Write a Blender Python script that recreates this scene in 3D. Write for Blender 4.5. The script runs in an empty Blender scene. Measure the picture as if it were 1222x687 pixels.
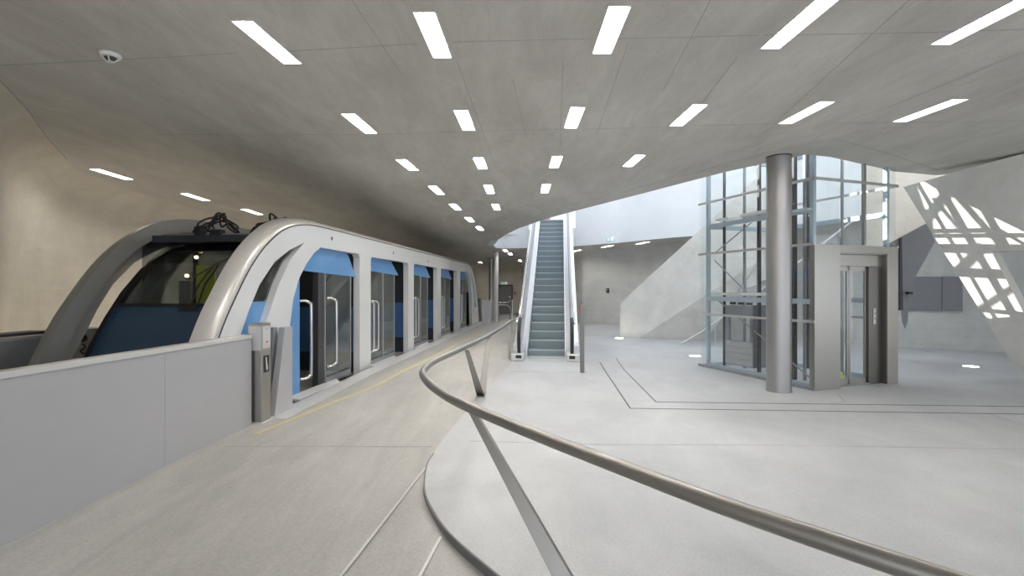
import bpy, bmesh, math, random
from mathutils import Vector, Matrix
random.seed(7)
S = bpy.context.scene
COL = S.collection
# ------------------------------------------------------------------ camera, world, sun, exposure
FPX = 580.0                                   # focal length in pixels of a 1222 px wide frame
CAMZ = 1.7
cam = bpy.data.cameras.new('camera'); cam.sensor_width = 36.0; cam.lens = FPX / 1222 * 36.0
cam.clip_start = 0.05; cam.clip_end = 200
camo = bpy.data.objects.new('camera', cam); COL.objects.link(camo)
camo.location = (0, 0, CAMZ); camo.rotation_euler = (math.pi / 2, 0, 0)
S.camera = camo
W = bpy.data.worlds.new('sky'); S.world = W; W.use_nodes = True
bg = W.node_tree.nodes['Background']
bg.inputs['Color'].default_value = (0.86, 0.92, 1.0, 1); bg.inputs['Strength'].default_value = 1.35
SUN_DIR = Vector((-0.84, 0.20, 0.47)).normalized()      # towards the sun
sun = bpy.data.lights.new('sun', 'SUN'); sun.energy = 10.0; sun.angle = 0.003; sun.color = (1.0, 0.95, 0.87)
suno = bpy.data.objects.new('sun', sun); COL.objects.link(suno)
suno.rotation_euler = SUN_DIR.to_track_quat('Z', 'Y').to_euler(); suno.location = (-6, 12, 14)
S.view_settings.view_transform = 'Standard'; S.view_settings.look = 'None'
S.view_settings.gamma = 1.0; S.view_settings.use_curve_mapping = False
S.view_settings.exposure = 0.72
S.cycles.use_denoising = True
S.cycles.max_bounces = 10; S.cycles.diffuse_bounces = 6; S.cycles.transparent_max_bounces = 24
S.cycles.sample_clamp_indirect = 6.0
LAMP = 36.0

# ------------------------------------------------------------------ helpers
def P(px, py, Y):
    return ((px - 611) / FPX * Y, Y, CAMZ - (py - 343.5) / FPX * Y)
def PZ(px, py, Z):
    return P(px, py, (CAMZ - Z) * FPX / (py - 343.5))
CZ0, CK, CS = 3.87, 9.0, 0.0335
def Zc(y): return CZ0 - max(0.0, y - CK) * CS
def PC(px, py):                               # where a sight line meets the ceiling
    k = (343.5 - py) / FPX
    d = (CZ0 - CAMZ) / k
    if d > CK: d = (CZ0 - CAMZ + CS * CK) / (k + CS)
    return P(px, py, d)
def lerp(a, b, t): return a + (b - a) * t
def interp(x, pts):
    if x <= pts[0][0]:
        (x0, y0), (x1, y1) = pts[0], pts[1]
    elif x >= pts[-1][0]:
        (x0, y0), (x1, y1) = pts[-2], pts[-1]
    else:
        for (x0, y0), (x1, y1) in zip(pts, pts[1:]):
            if x0 <= x <= x1: break
    return y0 + (y1 - y0) * (x - x0) / (x1 - x0)
def smooth(pts, n=8):
    """Catmull-Rom through points"""
    pts = [Vector(p) for p in pts]; out = []
    for i in range(len(pts) - 1):
        p0 = pts[max(i - 1, 0)]; p1 = pts[i]; p2 = pts[i + 1]; p3 = pts[min(i + 2, len(pts) - 1)]
        for k in range(n):
            t = k / n
            out.append(0.5 * ((2 * p1) + (p2 - p0) * t + (2 * p0 - 5 * p1 + 4 * p2 - p3) * t * t + (3 * p1 - p0 - 3 * p2 + p3) * t ** 3))
    out.append(pts[-1]); return out

class MB:
    def __init__(s): s.v = []; s.f = []
    def add(s, vs, fs):
        b = len(s.v); s.v += [tuple(v) for v in vs]; s.f += [tuple(i + b for i in f) for f in fs]; return s
    def box(s, x0, x1, y0, y1, z0, z1):
        return s.add([(x0,y0,z0),(x1,y0,z0),(x1,y1,z0),(x0,y1,z0),(x0,y0,z1),(x1,y0,z1),(x1,y1,z1),(x0,y1,z1)],
                     [(0,3,2,1),(4,5,6,7),(0,1,5,4),(1,2,6,5),(2,3,7,6),(3,0,4,7)])
    def prism(s, poly, off):
        """polygon (3D points) extruded by the vector off"""
        n = len(poly); a = [Vector(p) for p in poly]; o = Vector(off)
        vs = a + [p + o for p in a]
        fs = [tuple(range(n))[::-1], tuple(range(n, 2 * n))]
        fs += [(i, (i + 1) % n, n + (i + 1) % n, n + i) for i in range(n)]
        return s.add(vs, fs)
    def tube(s, path, r, n=10, cap=True, rx=None):
        path = [Vector(p) for p in path]; rings = []
        up = Vector((0, 0, 1))
        for i, p in enumerate(path):
            t = (path[min(i + 1, len(path) - 1)] - path[max(i - 1, 0)]).normalized()
            if i == 0:
                u = up if abs(t.z) < .9 else Vector((1, 0, 0))
                a = t.cross(u).normalized()
            else:
                a = (a - t * a.dot(t)).normalized()
            b = a.cross(t).normalized()
            rr = r[i] if isinstance(r, (list, tuple)) else r
            rings.append([p + a * math.cos(2 * math.pi * k / n) * rr + b * math.sin(2 * math.pi * k / n) * (rx or rr) for k in range(n)])
        vs = [q for g in rings for q in g]; fs = []
        for i in range(len(path) - 1):
            for k in range(n):
                fs.append((i * n + k, i * n + (k + 1) % n, (i + 1) * n + (k + 1) % n, (i + 1) * n + k))
        if cap:
            fs.append(tuple(range(n))[::-1]); m = (len(path) - 1) * n; fs.append(tuple(range(m, m + n)))
        return s.add(vs, fs)
    def lathe(s, prof, c=(0, 0, 0), n=24):
        """prof: list of (r, z)"""
        vs = []; fs = []
        for r, z in prof:
            for k in range(n):
                a = 2 * math.pi * k / n
                vs.append((c[0] + r * math.cos(a), c[1] + r * math.sin(a), c[2] + z))
        for i in range(len(prof) - 1):
            for k in range(n):
                fs.append((i * n + k, i * n + (k + 1) % n, (i + 1) * n + (k + 1) % n, (i + 1) * n + k))
        fs.append(tuple(range(n))[::-1]); m = (len(prof) - 1) * n; fs.append(tuple(range(m, m + n)))
        return s.add(vs, fs)
    def ribbon(s, path, w, h=0.003, dz=0.0):
        """flat strip on the ground, path in 3D"""
        path = [Vector(p) for p in path]; vs = []
        for i, p in enumerate(path):
            t = (path[min(i + 1, len(path) - 1)] - path[max(i - 1, 0)]); t.z = 0; t.normalize()
            nrm = Vector((t.y, -t.x, 0)) * (w / 2)
            for q in (p - nrm, p + nrm):
                vs.append((q.x, q.y, q.z + dz)); vs.append((q.x, q.y, q.z + dz + h))
        fs = []
        for i in range(len(path) - 1):
            a = 4 * i; b = a + 4
            fs += [(a+1, a+3, b+3, b+1), (a, b, b+2, a+2), (a, a+1, b+1, b), (a+2, b+2, b+3, a+3)]
        fs += [(0, 2, 3, 1)]; e = 4 * (len(path) - 1); fs += [(e, e+1, e+3, e+2)]
        return s.add(vs, fs)
    def mesh(s, name):
        m = bpy.data.meshes.new(name); m.from_pydata(s.v, [], s.f); m.update()
        bm = bmesh.new(); bm.from_mesh(m); bmesh.ops.recalc_face_normals(bm, faces=bm.faces); bm.to_mesh(m); bm.free()
        return m
    def build(s, name, mat, parent=None, smooth=False, bevel=0.0, label=None):
        return link(name, s.mesh(name), mat, parent, smooth, bevel, label)
def link(name, me, mat, parent=None, smooth=False, bevel=0.0, label=None):
    o = bpy.data.objects.new(name, me); COL.objects.link(o)
    if mat and not me.materials: me.materials.append(mat)
    if parent: o.parent = parent
    if smooth:
        for p in me.polygons: p.use_smooth = True
        me.set_sharp_from_angle(angle=math.radians(40))
    if bevel:
        b = o.modifiers.new('bevel', 'BEVEL'); b.width = bevel; b.segments = 2; b.limit_method = 'ANGLE'; b.angle_limit = math.radians(35)
    if label: o['label'] = label
    return o
def plate(outer, holes, depth, mapf):
    """2D outline with holes -> filled plate; mapf(u, v, w) gives the 3D point, w runs 0..depth"""
    bm = bmesh.new(); edges = []
    for loop in [outer] + list(holes):
        vs = [bm.verts.new((p[0], p[1], 0)) for p in loop]
        edges += [bm.edges.new((vs[i], vs[(i + 1) % len(vs)])) for i in range(len(vs))]
    bmesh.ops.triangle_fill(bm, use_beauty=True, use_dissolve=False, edges=edges)
    return bm
def plate_mesh(name, outer, holes, depth, mapf, cuts=()):
    bm = plate(outer, holes, depth, mapf)
    for y in cuts:
        bmesh.ops.bisect_plane(bm, geom=bm.verts[:] + bm.edges[:] + bm.faces[:], plane_co=(0, y, 0), plane_no=(0, 1, 0))
    r = bmesh.ops.extrude_face_region(bm, geom=bm.faces[:])
    top = [g for g in r['geom'] if isinstance(g, bmesh.types.BMVert)]
    ts = set(top)
    for v in bm.verts:
        v.co = Vector(mapf(v.co.x, v.co.y, depth if v in ts else 0.0))
    bmesh.ops.recalc_face_normals(bm, faces=bm.faces)
    m = bpy.data.meshes.new(name); bm.to_mesh(m); bm.free(); return m
def tag(o, label, cat, group=None):
    o['label'] = label; o['category'] = cat
    if group: o['group'] = group
    return o
def struct(o, label=None):
    o['kind'] = 'structure'
    if label: o['label'] = label
    return o
def thing(name, label, cat, loc=(0, 0, 0), rz=0.0, group=None):
    o = bpy.data.objects.new(name, None); COL.objects.link(o); o.empty_display_size = .2
    o.location = loc; o.rotation_euler = (0, 0, rz); return tag(o, label, cat, group)

# ------------------------------------------------------------------ materials
def base(name):
    m = bpy.data.materials.new(name); m.use_nodes = True
    nt = m.node_tree; return m, nt, nt.nodes['Principled BSDF'], nt.links
def plain(name, col, rough=.5, metal=0.0, spec=.5, var=0.0, coat=0.0):
    m, nt, b, L = base(name)
    b.inputs['Base Color'].default_value = (*col, 1); b.inputs['Roughness'].default_value = rough
    b.inputs['Metallic'].default_value = metal; b.inputs['Specular IOR Level'].default_value = spec
    b.inputs['Coat Weight'].default_value = coat
    if var:
        tc = nt.nodes.new('ShaderNodeTexCoord'); n = nt.nodes.new('ShaderNodeTexNoise'); n.inputs['Scale'].default_value = 6; n.inputs['Detail'].default_value = 5
        L.new(tc.outputs['Object'], n.inputs['Vector'])
        mx = nt.nodes.new('ShaderNodeMix'); mx.data_type = 'RGBA'
        mx.inputs['A'].default_value = (*[c * (1 - var) for c in col], 1); mx.inputs['B'].default_value = (*[min(1, c * (1 + var)) for c in col], 1)
        L.new(n.outputs['Fac'], mx.inputs['Factor']); L.new(mx.outputs['Result'], b.inputs['Base Color'])
    return m
def concrete(name, c1, c2, rough=.75, stretch=(1, 1, 1), scale=1.2, bump=.15, holes=0.0, speck=0.0, contrast=(.3, .7), blotch=0.0, bstretch=(1, 1, 1), bscale=1.6):
    m, nt, b, L = base(name)
    tc = nt.nodes.new('ShaderNodeTexCoord'); mp = nt.nodes.new('ShaderNodeMapping'); mp.inputs['Scale'].default_value = stretch
    L.new(tc.outputs['Object'], mp.inputs['Vector'])
    n1 = nt.nodes.new('ShaderNodeTexNoise'); n1.inputs['Scale'].default_value = scale; n1.inputs['Detail'].default_value = 8; n1.inputs['Roughness'].default_value = .62; n1.inputs['Distortion'].default_value = .4
    L.new(mp.outputs['Vector'], n1.inputs['Vector'])
    rp = nt.nodes.new('ShaderNodeValToRGB'); rp.color_ramp.elements[0].position = contrast[0]; rp.color_ramp.elements[1].position = contrast[1]
    rp.color_ramp.elements[0].color = (*c1, 1); rp.color_ramp.elements[1].color = (*c2, 1)
    L.new(n1.outputs['Fac'], rp.inputs['Fac'])
    out = rp.outputs['Color']
    n2 = nt.nodes.new('ShaderNodeTexNoise'); n2.inputs['Scale'].default_value = 60; n2.inputs['Detail'].default_value = 3
    L.new(tc.outputs['Object'], n2.inputs['Vector'])
    if speck:
        mr = nt.nodes.new('ShaderNodeMapRange'); mr.inputs['From Min'].default_value = .35; mr.inputs['From Max'].default_value = .65
        mr.inputs['To Min'].default_value = 1 - speck; mr.inputs['To Max'].default_value = 1 + speck * .6
        L.new(n2.outputs['Fac'], mr.inputs['Value'])
        mx = nt.nodes.new('ShaderNodeVectorMath'); mx.operation = 'SCALE'
        L.new(out, mx.inputs[0]); L.new(mr.outputs['Result'], mx.inputs['Scale']); out = mx.outputs['Vector']
    if blotch:
        m3 = nt.nodes.new('ShaderNodeMapping'); m3.inputs['Scale'].default_value = bstretch; m3.inputs['Rotation'].default_value = (0, 0, .35); L.new(tc.outputs['Object'], m3.inputs['Vector'])
        n3 = nt.nodes.new('ShaderNodeTexNoise'); n3.inputs['Scale'].default_value = bscale; n3.inputs['Detail'].default_value = 10; n3.inputs['Roughness'].default_value = .7; n3.inputs['Distortion'].default_value = .8
        L.new(m3.outputs['Vector'], n3.inputs['Vector'])
        mr3 = nt.nodes.new('ShaderNodeMapRange'); mr3.inputs['From Min'].default_value = .36; mr3.inputs['From Max'].default_value = .66
        mr3.inputs['To Min'].default_value = 1 - blotch; mr3.inputs['To Max'].default_value = 1 + blotch * .5
        L.new(n3.outputs['Fac'], mr3.inputs['Value'])
        mx = nt.nodes.new('ShaderNodeVectorMath'); mx.operation = 'SCALE'
        L.new(out, mx.inputs[0]); L.new(mr3.outputs['Result'], mx.inputs['Scale']); out = mx.outputs['Vector']
    if holes:
        vo = nt.nodes.new('ShaderNodeTexVoronoi'); vo.inputs['Scale'].default_value = 3.2; L.new(tc.outputs['Object'], vo.inputs['Vector'])
        lt = nt.nodes.new('ShaderNodeMapRange'); lt.inputs['From Min'].default_value = .035; lt.inputs['From Max'].default_value = .06
        lt.inputs['To Min'].default_value = 1 - holes; lt.inputs['To Max'].default_value = 1
        L.new(vo.outputs['Distance'], lt.inputs['Value'])
        mx = nt.nodes.new('ShaderNodeVectorMath'); mx.operation = 'SCALE'
        L.new(out, mx.inputs[0]); L.new(lt.outputs['Result'], mx.inputs['Scale']); out = mx.outputs['Vector']
    L.new(out, b.inputs['Base Color'])
    b.inputs['Roughness'].default_value = rough
    rr = nt.nodes.new('ShaderNodeMapRange'); rr.inputs['To Min'].default_value = rough - .12; rr.inputs['To Max'].default_value = rough + .12
    L.new(n1.outputs['Fac'], rr.inputs['Value']); L.new(rr.outputs['Result'], b.inputs['Roughness'])
    bp = nt.nodes.new('ShaderNodeBump'); bp.inputs['Strength'].default_value = bump; bp.inputs['Distance'].default_value = .01
    L.new(n1.outputs['Fac'], bp.inputs['Height']); L.new(bp.outputs['Normal'], b.inputs['Normal'])
    return m
def brushed(name, col, rough=.32, stretch=(1, 1, 40)):
    m, nt, b, L = base(name)
    tc = nt.nodes.new('ShaderNodeTexCoord'); mp = nt.nodes.new('ShaderNodeMapping'); mp.inputs['Scale'].default_value = stretch
    n = nt.nodes.new('ShaderNodeTexNoise'); n.inputs['Scale'].default_value = 4; n.inputs['Detail'].default_value = 6
    L.new(tc.outputs['Object'], mp.inputs['Vector']); L.new(mp.outputs['Vector'], n.inputs['Vector'])
    r = nt.nodes.new('ShaderNodeMapRange'); r.inputs['To Min'].default_value = rough - .08; r.inputs['To Max'].default_value = rough + .1
    L.new(n.outputs['Fac'], r.inputs['Value']); L.new(r.outputs['Result'], b.inputs['Roughness'])
    b.inputs['Base Color'].default_value = (*col, 1); b.inputs['Metallic'].default_value = 1
    return m
def glass(name, tint=(.9, .96, .96), refl=1.0, rough=.0, opacity=0.0, body=(.5, .6, .6)):
    """thin pane: straight-through transmission with a fresnel reflection"""
    m = bpy.data.materials.new(name); m.use_nodes = True; nt = m.node_tree; nt.nodes.clear(); L = nt.links
    o = nt.nodes.new('ShaderNodeOutputMaterial'); t = nt.nodes.new('ShaderNodeBsdfTransparent'); t.inputs['Color'].default_value = (*tint, 1)
    g = nt.nodes.new('ShaderNodeBsdfGlossy'); g.inputs['Roughness'].default_value = rough
    fr = nt.nodes.new('ShaderNodeLayerWeight'); fr.inputs['Blend'].default_value = .5      # Schlick reflectance of a two-sided pane
    pw = nt.nodes.new('ShaderNodeMath'); pw.operation = 'POWER'; pw.inputs[1].default_value = 5.0
    mu = nt.nodes.new('ShaderNodeMath'); mu.operation = 'MULTIPLY_ADD'; mu.inputs[1].default_value = .5 * refl; mu.inputs[2].default_value = .04 * refl; mu.use_clamp = True
    mx = nt.nodes.new('ShaderNodeMixShader'); L.new(fr.outputs['Facing'], pw.inputs[0]); L.new(pw.outputs[0], mu.inputs[0]); L.new(mu.outputs[0], mx.inputs[0])
    first = t.outputs[0]
    if opacity:
        d = nt.nodes.new('ShaderNodeBsdfDiffuse'); d.inputs['Color'].default_value = (*body, 1)
        m2 = nt.nodes.new('ShaderNodeMixShader'); m2.inputs[0].default_value = opacity
        L.new(t.outputs[0], m2.inputs[1]); L.new(d.outputs[0], m2.inputs[2]); first = m2.outputs[0]
    L.new(first, mx.inputs[1]); L.new(g.outputs[0], mx.inputs[2]); L.new(mx.outputs[0], o.inputs['Surface'])
    return m
def emit(name, col, s):
    m, nt, b, L = base(name)
    b.inputs['Base Color'].default_value = (*col, 1); b.inputs['Emission Color'].default_value = (*col, 1); b.inputs['Emission Strength'].default_value = s
    return m
M = dict(
    ceil=concrete('ceiling_concrete', (.50, .475, .43), (.66, .64, .59), .7, (1.6, .5, 1), .8, .12, speck=.05, blotch=.09, bstretch=(2.6, .7, 1), bscale=2.2),
    wall=concrete('wall_concrete', (.60, .55, .46), (.74, .69, .60), .75, (1, 1, .6), .9, .2, holes=.45, speck=.06, blotch=.07, bstretch=(.5, .5, 2.4)),
    wallr=concrete('rear_wall_concrete', (.52, .52, .50), (.66, .66, .63), .75, (1, 1, .5), 1.1, .25, holes=.5, speck=.06, blotch=.08, bstretch=(.5, .5, 2.4)),
    strut=concrete('strut_concrete', (.62, .60, .55), (.76, .745, .70), .7, (1, 1, 1), 1.6, .2, holes=.4, speck=.05, blotch=.06),
    floor=concrete('floor_concrete', (.395, .40, .41), (.53, .535, .545), .40, (1, .8, 1), .7, .05, speck=.08, blotch=.10, bstretch=(1, .6, 1), bscale=1.3),
    plat=concrete('platform_concrete', (.355, .34, .318), (.455, .44, .415), .5, (1, .7, 1), .8, .05, speck=.10, blotch=.14, bstretch=(1.8, .35, 1), bscale=1.5),
    white_wall=concrete('white_plaster', (.74, .76, .78), (.82, .835, .85), .8, (1, 1, 1), .7, .05),
    trench=plain('track_bed', (.12, .115, .11), .9, var=.3),
    joint=plain('joint_dark', (.34, .325, .295), .9, var=.2),
    slot=plain('slot_dark', (.10, .10, .10), .6, var=.2),
    steel=brushed('stainless_steel', (.40, .385, .355), .36),
    steel_rail=brushed('satin_rail_steel', (.33, .315, .295), .40, (40, 1, 1)),
    steel_col=brushed('painted_column_metal', (.40, .39, .385), .42),
    alu=plain('floor_aluminium', (.58, .57, .56), .4, .6, var=.08),
    grey_metal=plain('grey_frame_paint', (.42, .50, .56), .42, .2, var=.05),
    dark_metal=plain('dark_metal', (.055, .055, .06), .45, .3, var=.1),
    mid_metal=plain('mid_grey_metal', (.30, .31, .33), .45, .4, var=.08),
    barrier=plain('barrier_panel', (.43, .43, .445), .38, .25, var=.03),
    barrier_cap=plain('barrier_cap', (.56, .56, .555), .4, .2, var=.03),
    white=plain('train_white_paint', (.72, .73, .73), .28, .15, var=.02, coat=.4),
    rim=plain('train_rim_paint', (.66, .63, .59), .3, .3, var=.03, coat=.3),
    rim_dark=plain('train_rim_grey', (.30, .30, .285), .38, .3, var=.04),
    blue=plain('train_blue_paint', (.10, .27, .55), .25, .0, var=.04, coat=.5),
    part_blue=plain('partition_blue', (.05, .12, .27), .4, var=.06),
    lip=plain('train_lip_paint', (.02, .026, .036), .45, var=.1),
    kerb=plain('kerb_steel', (.16, .155, .15), .5, .3, var=.1),
    belt=plain('belt_grey', (.30, .30, .31), .3, .4, var=.05),
    jamb=brushed('dark_stainless', (.20, .19, .175), .34),
    navy=plain('train_navy_paint', (.014, .042, .085), .35, .0, var=.05, coat=.3),
    interior=plain('cabin_interior', (.24, .225, .21), .6, var=.15),
    wood=plain('bench_wood', (.55, .30, .16), .45, var=.25),
    black=plain('black_rubber', (.012, .012, .013), .5, var=.2),
    seam=plain('seam_black', (.02, .02, .02), .6, var=.1),
    chrome=brushed('chrome_rail', (.62, .61, .60), .18),
    yellow=plain('sign_yellow', (.85, .80, .08), .5, var=.04),
    paint_y=plain('floor_line_yellow', (.52, .47, .29), .7, var=.12),
    red=plain('red_plastic', (.55, .03, .04), .4, var=.1),
    pink=plain('poster_pink', (.45, .20, .26), .6, var=.1),
    step=plain('escalator_step', (.20, .25, .275), .5, .2, var=.06),
    step_nose=plain('escalator_nosing', (.40, .45, .47), .4, .3, var=.05),
    esc=plain('escalator_cladding', (.76, .755, .76), .28, .55, var=.03),
    panelgrey=plain('grey_wall_panel', (.22, .22, .235), .55, var=.05),
    doorgrey=plain('grey_door', (.17, .165, .16), .5, var=.06),
    green=emit('exit_green', (.50, .68, .64), .12),
    green_white=emit('exit_white', (.85, .92, .90), .2),
    plastic=plain('white_plastic', (.75, .74, .71), .45, var=.03),
    lamp=emit('lamp_diffuser', (1.0, .965, .915), LAMP),
    added_wash=emit('added_wash_lens', (1.0, .91, .78), 10.0),  # glow of the lamps added behind the train
    uplight=emit('floor_uplight', (1.0, .93, .82), 7.0),
    warm=emit('cabin_lamp', (1.0, .62, .36), 14.0),
    sun_bar=plain('sun_bar_grey', (.5, .5, .5), .6, var=.05),  # bars across the cut-out of the added sun-blocking wall
    glass=glass('clear_glass', (.985, .995, .994), .8, 0, .01, (.8, .88, .9)),
    glass_edge=plain('glass_edge_green', (.45, .62, .60), .15, var=.05),
    glass_door=glass('door_glass', (.72, .78, .76), 2.4, .02, .08, (.42, .45, .44)),
    glass_dark=glass('windscreen_glass', (.70, .73, .72), 1.0, .01, .04, (.10, .10, .10)),
)
AX = 0.1                                        # both train and escalator run along the direction (0.1, 1)
RZ = -math.atan(AX)

# ------------------------------------------------------------------ floors
XR = [(-6, 7.6), (-0.6, 3.0), (1.35, 1.28), (1.9, .74), (2.5, .20), (2.87, -.08), (3.33, -.41), (3.7, -.60), (4.1, -.74), (4.66, -.82), (5.2, -.80), (6.0, -.72), (7.33, -.56), (10.66, -.055), (12, .03), (32, 2.03)]
def kerb_x(y): return interp(y, XR)
def Zp(y): return interp(min(max(y, 2.0), 20), [(2.0, -.06), (3.2, -.06), (5.0, 0.0), (9.0, .10), (20, .10)])
def edge_x(y): return -3.8 + AX * y             # platform edge / barrier line
ys = [-6, -3, -.6, .5, 1.35, 1.9, 2.2, 2.5, 2.7, 2.87, 3.1, 3.2, 3.33, 3.5, 3.7, 3.9, 4.1, 4.35, 4.66, 4.9, 5.0, 5.2, 5.6, 6, 6.6, 7.33, 8, 9, 10, 10.66, 11.3, 12, 14, 17, 20, 24, 28, 32]
mb = MB(); n = 9
vs = []
for y in ys:
    a, b = edge_x(y), kerb_x(y)
    bl = min(.55, (b - a) * .4)
    xs = [a + (b - bl - a) * t / 5 for t in range(5)] + [b - bl, b - bl * .66, b - bl * .33, b]
    for i, x in enumerate(xs):
        z = Zp(y)
        if z > 0 and i > 5:
            t = (i - 5) / 3; t = t * t * (3 - 2 * t); z = z * (1 - t)
        vs.append((x, y, z))
mb.add(vs, [(j * n + i, j * n + i + 1, (j + 1) * n + i + 1, (j + 1) * n + i) for j in range(len(ys) - 1) for i in range(n - 1)])
# platform edge face down to the track bed
b0 = len(mb.v)
for y in ys: mb.v += [(edge_x(y), y, Zp(y)), (edge_x(y), y, -1.2)]
mb.f += [(b0 + 2 * j, b0 + 2 * j + 1, b0 + 2 * j + 3, b0 + 2 * j + 2) for j in range(len(ys) - 1)]
plat = struct(mb.build('floor_platform', M['plat'], smooth=True), 'beige concrete platform floor beside the train')
mb = MB(); vs = []
for y in ys:
    for x in (kerb_x(y), max(kerb_x(y) + 3, 6), 20): vs.append((x, y, 0))
mb.add(vs, [(j * 3 + i, j * 3 + i + 1, (j + 1) * 3 + i + 1, (j + 1) * 3 + i) for j in range(len(ys) - 1) for i in range(2)])
floor = struct(mb.build('floor', M['floor']), 'polished light grey concrete hall floor')
mb = MB(); mb.add([(-12, -6, -1.2), (-.5, -6, -1.2), (-.5, 33, -1.2), (-12, 33, -1.2)], [(0, 1, 2, 3)])
struct(mb.build('floor_track_bed', M['trench']), 'dark track bed under the train')
mb = MB(); fl_ = [(-3.9, -3), (-5.0, 3), (-5.70, 5.2), (-5.38, 10), (-5.05, 14), (-4.5, 20), (-4.0, 26)]; fr_ = [(-4.7, -3), (-5.2, 3), (-6.3, 5.5), (-9.1, 10), (-9.2, 14), (-8.2, 20), (-6.6, 26)]
for k in range(len(fl_) - 1):
    mb.prism([(*fl_[k], -1.2), (*fl_[k + 1], -1.2), (*fr_[k + 1], -1.2), (*fr_[k], -1.2)], (0, 0, 1.2))
struct(mb.build('floor_far_platform', M['plat']), 'concrete ledge between the train and the left wall')
# kerb trim
kp = smooth([(kerb_x(y), y, 0) for y in (-.6, 1.35, 2.5, 2.87, 3.33, 3.7, 4.1, 4.66, 5.0)], 6)
mb = MB()
for a in kp: pass
vs = []
for p in kp: vs += [(p.x - .004, p.y - .002, -.07), (p.x - .004, p.y - .002, .002), (p.x + .008, p.y + .004, .002), (p.x + .008, p.y + .004, -.07)]
mb.add(vs, [(4*i+k, 4*i+k+1, 4*i+4+k+1, 4*i+4+k) for i in range(len(kp) - 1) for k in range(3)])
kerb = struct(mb.build('trim_1', M['kerb']), 'steel edging of the curved floor step')
def strip(name, pts, w, mat, parent, h=.003, dz=0.0):
    return MB().ribbon(pts, w, h, dz).build(name, mat, parent)
def zplat(x, y): return Zp(y)
strip('floor_strip', [(-.82, 4.62, -.008), (-.93, 3.8, -.033), (-1.05, 2.9, -.058), (-1.4, .4, -.058)], .021, M['alu'], plat, .006)
strip('floor_strip', [(-.50, 3.42, -.052), (-.57, 2.9, -.058), (-.9, .4, -.058)], .021, M['alu'], plat, .006)
yl = [PZ(300, 521, .0), PZ(352, 500, .02), PZ(400, 479, .05), PZ(450, 459, .09), PZ(490, 438.5, .10), PZ(531, 418, .10), PZ(556, 405, .10), PZ(575, 395, .10)]
yk = [(p[1], p[0]) for p in yl]; yl = [(interp(5.6 + .2 * k, yk), 5.6 + .2 * k, Zp(5.6 + .2 * k)) for k in range(66)]
strip('yellow_line', yl, .085, M['paint_y'], plat, .003)
# light coping along the platform edge beyond the barrier
strip('edge_coping', [(edge_x(y) + .16, y, Zp(y)) for y in (6.2, 6.6, 7.33, 8, 9, 12, 16, 20, 24, 30)], .30, M['barrier_cap'], plat, .006)
# slots and seams in the hall floor
oc, ic = PZ(752, 487, 0), PZ(783, 479.5, 0)
strip('floor_slot', [PZ(716, 432, 0), PZ(722, 442, 0), oc], .022, M['slot'], floor)
strip('floor_slot', [oc, PZ(1222, 494, 0), (14, oc[1] - .6, 0)], .022, M['slot'], floor)
strip('floor_slot', [PZ(735, 427, 0), PZ(745, 441, 0), ic], .018, M['slot'], floor)
strip('floor_slot', [ic, PZ(1222, 485, 0), (15, ic[1] - .5, 0)], .022, M['slot'], floor)
strip('floor_joint', [PZ(560, 526, 0), PZ(700, 530, 0), PZ(940, 531, 0), PZ(1222, 536, 0)], .006, M['joint'], floor, .0015)
strip('floor_joint', [PZ(1180, 494, 0), PZ(1222, 506, 0), (9.5, 5.2, 0)], .010, M['joint'], floor, .0015)
strip('floor_joint', [PZ(608, 443.5, 0), PZ(700, 444.5, 0)], .010, M['joint'], floor, .0015)
strip('floor_joint', [PZ(1000, 470, 0), PZ(1008, 479, 0), PZ(990, 482, 0)], .008, M['joint'], floor, .0015)
strip('floor_joint', [PZ(470, 477, .03), PZ(548, 478, .03)], .006, M['joint'], plat, .0015, .0)
strip('floor_joint', [(edge_x(5.2) + .2, 5.2, Zp(5.2)), (-.86, 5.2, Zp(5.2))], .006, M['joint'], plat, .0015)

# ------------------------------------------------------------------ walls with a cove up to the ceiling
WP = [((-4.6, -3.2), (-3.4, -3.2)), ((-4.6, 2), (-3.2, 1.8)), ((-6.2, 5.6), (-5.35, 5.06)), ((-7.4, 7.0), (-6.45, 6.7)), ((-8.3, 8.2), (-7.25, 7.8)),
      ((-8.85, 9.7), (-8.1, 9.3)), ((-9.0, 12), (-8.3, 12)), ((-8.75, 16), (-8.05, 16)), ((-8, 20), (-7.3, 20)), ((-6.5, 25), (-5.8, 24.7)),
      ((-4, 29.5), (-3.5, 28.8)), ((-2, 31.2), (-1.7, 30.4)), ((.6, 31.2), (.4, 30.4)), ((2.0, 28.2), (1.5, 27.6)), ((3.2, 24.0), (2.9, 23.3)), ((3.9, 23.0), (3.7, 22.3)), ((7, 20.3), (6.7, 19.6)),
      ((10.6, 14.6), (10.0, 14.2)), ((13.1, 12.9), (12.8, 12.3)), ((17, 10.6), (16.8, 10.0)), ((19, 7.5), (18.4, 7.2))]
def cove(name, seg, z0, mat, lab):
    wl = smooth([(a[0], a[1], 0) for a, b in seg], 6); cl = smooth([(b[0], b[1], 0) for a, b in seg], 6)
    mb = MB(); vs = []; prof = [(0, z0, 0), (0, 1.6, 0), (0, None, -.55)] + [(1 - math.cos(t * math.pi / 2 / 6), None, -.55 * (1 - math.sin(t * math.pi / 2 / 6))) for t in range(1, 7)]
    for w, c in zip(wl, cl):
        for k, z, dz in prof:
            zz = z if z is not None else Zc(c.y) + dz + .002
            vs.append((lerp(w.x, c.x, k), lerp(w.y, c.y, k), zz))
    m = len(prof)
    mb.add(vs, [(i*m+k, i*m+k+1, (i+1)*m+k+1, (i+1)*m+k) for i in range(len(wl) - 1) for k in range(m - 1)])
    return struct(mb.build(name, mat, smooth=True), lab), cl
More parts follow.
